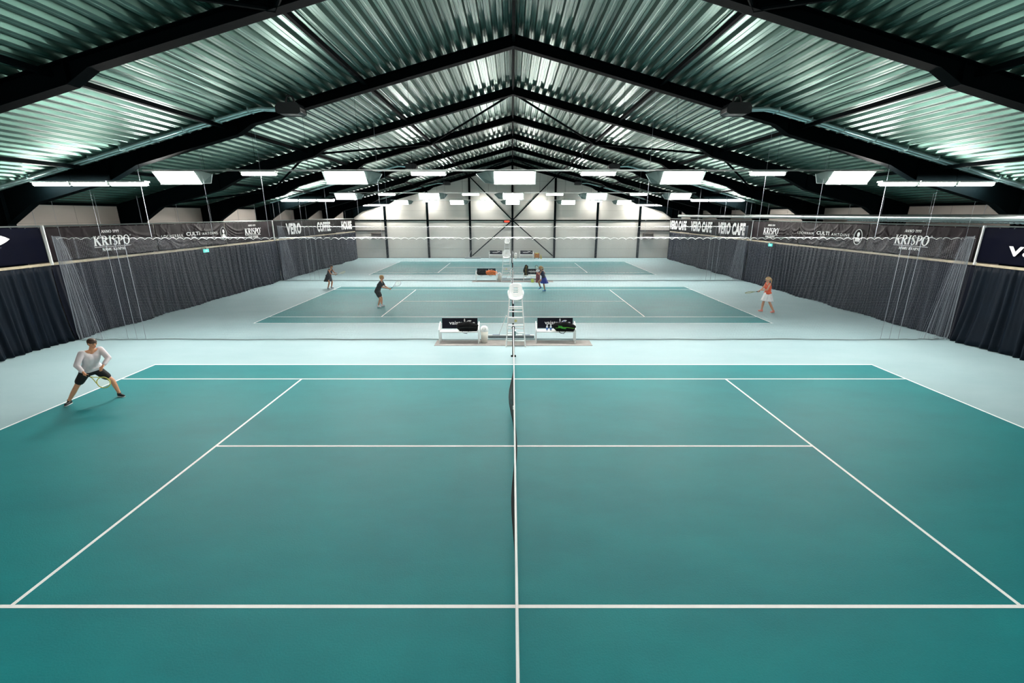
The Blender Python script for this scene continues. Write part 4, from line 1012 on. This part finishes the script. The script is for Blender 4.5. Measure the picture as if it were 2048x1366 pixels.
        o = b.build('skirt', skirt, t, smooth=True); so = o.modifiers.new('s', 'SOLIDIFY'); so.thickness = 0.008
    for s_ in ('L', 'R'):
        an = V['an'+s_]; tf = Vector(J.get('toe'+s_, (1, 0, 0))).normalized(); sd = Vector((0, 0, 1)).cross(Vector((tf.x, tf.y, 0.0001))).normalized(); un = tf.cross(sd)*1.0
        if un.z < 0: un = -un
        b = MB(); h0 = an-un*0.055-tf*0.03; b.capsule(h0, an-un*0.055+tf*0.13, 0.040, 0.036); b.capsule(h0+un*0.02, an+un*0.01-tf*0.01, 0.04, 0.044); b.capsule(an-un*0.03, an-un*0.055+tf*0.1, 0.042, 0.034)
        sh = soft(b, 'shoe', shoes, t, 0.010, 4)
        b = MB(); b.capsule(h0-un*0.028, an-un*0.083+tf*0.13, 0.042, 0.040, 12)
        vs = []
        for v in b.v:
            v = Vector(v); q_ = (v-(h0-un*0.028)).dot(un); vs.append(tuple(v-un*q_*0.75))
        b.v = vs; b.build('sole', M_WHITE, t, smooth=True)
        if socks:
            b = MB(); kn = V['kn'+s_]; b.capsule(an, an.lerp(kn, 0.22), 0.043, 0.050); b.build('sock', socks, t, smooth=True)
    return t

ANK = 0.095
# near player, wide stance at the left baseline of the nearest court, facing the net (own frame: x = towards the net)
JA = dict(pelvis=(0.16, 0, 0.83), chest=(0.26, 0.0, 1.17), neck=(0.32, 0.0, 1.38), head=(0.38, 0, 1.52), face=(0.9, -0.35, -0.25),
          shL=(0.38, 0.17, 1.33), shR=(0.22, -0.19, 1.32), elL=(0.56, 0.14, 1.10), elR=(0.20, -0.36, 1.06), wrL=(0.58, -0.08, 0.96), wrR=(0.38, -0.42, 0.90),
          hipL=(0.21, 0.09, 0.82), hipR=(0.11, -0.10, 0.80), knL=(0.46, 0.20, 0.46), anL=(0.54, 0.22, ANK), knR=(-0.08, -0.24, 0.45), anR=(-0.32, -0.28, ANK), toeL=(1, -0.3, 0), toeR=(0.2, -1, 0))
hairbr = mat('brown_hair', (70, 48, 34), 0.6, noise=0.3, nscale=30); hairbl = mat('blond_hair', (190, 150, 96), 0.6, noise=0.25, nscale=30); hairdk = mat('dark_hair', (30, 22, 20), 0.55)
ax = (0.85, -0.1, -0.35)
p = person('person in pale pink shirt and black shorts lunging at the nearest court\'s left baseline', (-11.30, 2.52, 0.0), 0, JA, M_SKIN,
       top=mat('pale_pink_shirt', (222, 212, 216), 0.8, noise=0.04), bottom=mat('black_shorts', (16, 16, 18), 0.8), hair=hairbr, shoes=mat('black_shoe', (18, 18, 22), 0.5), sleeves=1.0, grip={'R': ax}, h=1.03)
d = (Vector(JA['wrR'])-Vector(JA['elR'])).normalized()
hp = Vector((-11.30, 2.52, 0.0))+(Vector(JA['wrR'])+d*0.075)*1.03
racket('yellow racket held low by the lunging player on the nearest court', hp, ax, mat('yellow_racket', (200, 196, 90), 0.4), roll=1.1)

def person_at(label, loc, rz, J, axis, rl, rm, h, roll=0.5, hand='R', **kw):
    p = person(label, loc, rz, J, h=h, grip={hand: axis}, **kw)
    d = (Vector(J['wr'+hand])-Vector(J['el'+hand])).normalized(); R = Matrix.Rotation(rz, 3, 'Z')
    hp = Vector(loc)+R@((Vector(J['wr'+hand])+d*0.075)*h)
    racket(rl, hp, R@Vector(axis), rm, roll)
READY = dict(pelvis=(-0.08, 0, 0.84), chest=(0.08, 0, 1.16), neck=(0.18, 0, 1.36), head=(0.25, 0, 1.51), face=(1, 0, -0.15),
          shL=(0.14, 0.18, 1.31), shR=(0.14, -0.18, 1.31), elL=(0.28, 0.22, 1.06), elR=(0.28, -0.22, 1.06), wrL=(0.50, 0.08, 1.08), wrR=(0.50, -0.08, 1.00),
          hipL=(-0.08, 0.10, 0.83), hipR=(-0.08, -0.10, 0.83), knL=(0.06, 0.17, 0.46), anL=(-0.06, 0.20, ANK), knR=(0.08, -0.17, 0.46), anR=(-0.04, -0.20, ANK), toeL=(1, 0.2, 0), toeR=(1, -0.2, 0))
person_at('person in black dress crouching ready at the far left corner of the middle court', (-12.2, 21.35, 0), -0.25, READY, (0.9, 0.25, 0.3), 'pale racket held by the player in the black dress', mat('pale_racket', (200, 205, 190), 0.4), 0.98,
          skin=M_TAN, top=mat('black_top', (20, 18, 22), 0.8), skirt=mat('black_skirt', (16, 16, 20), 0.8), hair=hairdk, shoes=mat('grey_shoe', (150, 160, 165), 0.6), sleeves=False, female=True, ponytail=True)
R3 = dict(READY); R3.update(wrL=(0.50, -0.02, 1.00), wrR=(0.55, -0.12, 0.98), head=(0.20, 0, 1.52), anL=(0.06, 0.12, ANK), anR=(-0.06, -0.12, ANK))
person_at('person in black T-shirt, shorts and white shoes standing ready on the middle court', (-7.15, 15.2, 0), 0.05, R3, (0.75, 0.4, 0.5), 'white racket held out by the player in the black T-shirt', mat('white_racket', (225, 228, 235), 0.4), 1.03, roll=0.9,
          skin=M_SKIN, top=mat('black_tee', (14, 15, 18), 0.85), bottom=mat('black_shorts', (16, 16, 18), 0.8), hair=hairbl, shoes=mat('white_shoe', (235, 232, 238), 0.6), sleeves=0.6)
R4 = dict(READY); R4.update(pelvis=(0, 0, 0.88), chest=(0.03, 0, 1.22), neck=(0.07, 0, 1.44), head=(0.10, 0, 1.59), shL=(0.06, 0.17, 1.39), shR=(0.06, -0.17, 1.39), elL=(0.18, 0.22, 1.14), elR=(0.18, -0.2, 1.14), wrL=(0.38, 0.10, 1.10), wrR=(0.40, -0.06, 1.04),
         hipL=(0, 0.09, 0.87), hipR=(0, -0.09, 0.87), knL=(-0.08, 0.14, 0.48), anL=(-0.30, 0.16, ANK), knR=(0.10, -0.10, 0.48), anR=(0.12, -0.12, ANK))
person_at('person in orange top and white skirt right of the middle court', (12.85, 13.85, 0), PI, R4, (0.98, 0.05, -0.08), 'yellow-grey racket held out by the player in the orange top', mat('olive_racket', (170, 170, 110), 0.4), 1.04,
          skin=M_SKIN, top=mat('orange_top', (232, 84, 26), 0.75), skirt=mat('white_skirt', (240, 240, 242), 0.75), hair=hairbl, shoes=mat('pink_shoe', (240, 140, 125), 0.6), sleeves=False, female=True, ponytail=True, band=mat('yellow_band', (235, 220, 150), 0.7))
R5 = dict(READY); R5.update(pelvis=(0, 0, 0.88), chest=(0.10, 0, 1.20), neck=(0.16, 0, 1.40), head=(0.24, 0, 1.54), shL=(0.16, 0.16, 1.36), shR=(0.10, -0.18, 1.34), elL=(0.30, 0.22, 1.14), elR=(-0.02, -0.34, 1.16), wrL=(0.42, 0.06, 1.22), wrR=(0.20, -0.40, 1.08),
         hipL=(0, 0.09, 0.87), hipR=(0, -0.09, 0.87), knL=(0.34, 0.10, 0.66), anL=(0.22, 0.10, 0.30), knR=(0.02, -0.09, 0.48), anR=(-0.06, -0.09, ANK), toeL=(0.8, 0, -0.5), toeR=(1, 0, 0))
person_at('person in royal blue tennis dress running by the far line of the middle court', (2.0, 20.25, 0), PI*0.95, R5, (0.5, -0.2, 0.85), 'black hooped racket raised by the player in blue', mat('black_racket', (30, 32, 38), 0.4), 0.98, roll=1.4,
          skin=M_TAN, top=mat('navy_top', (22, 28, 66), 0.8), skirt=mat('royal_skirt', (28, 62, 176), 0.75), hair=hairbl, shoes=mat('blue_shoe', (60, 130, 190), 0.6), sleeves=False, female=True, ponytail=True)
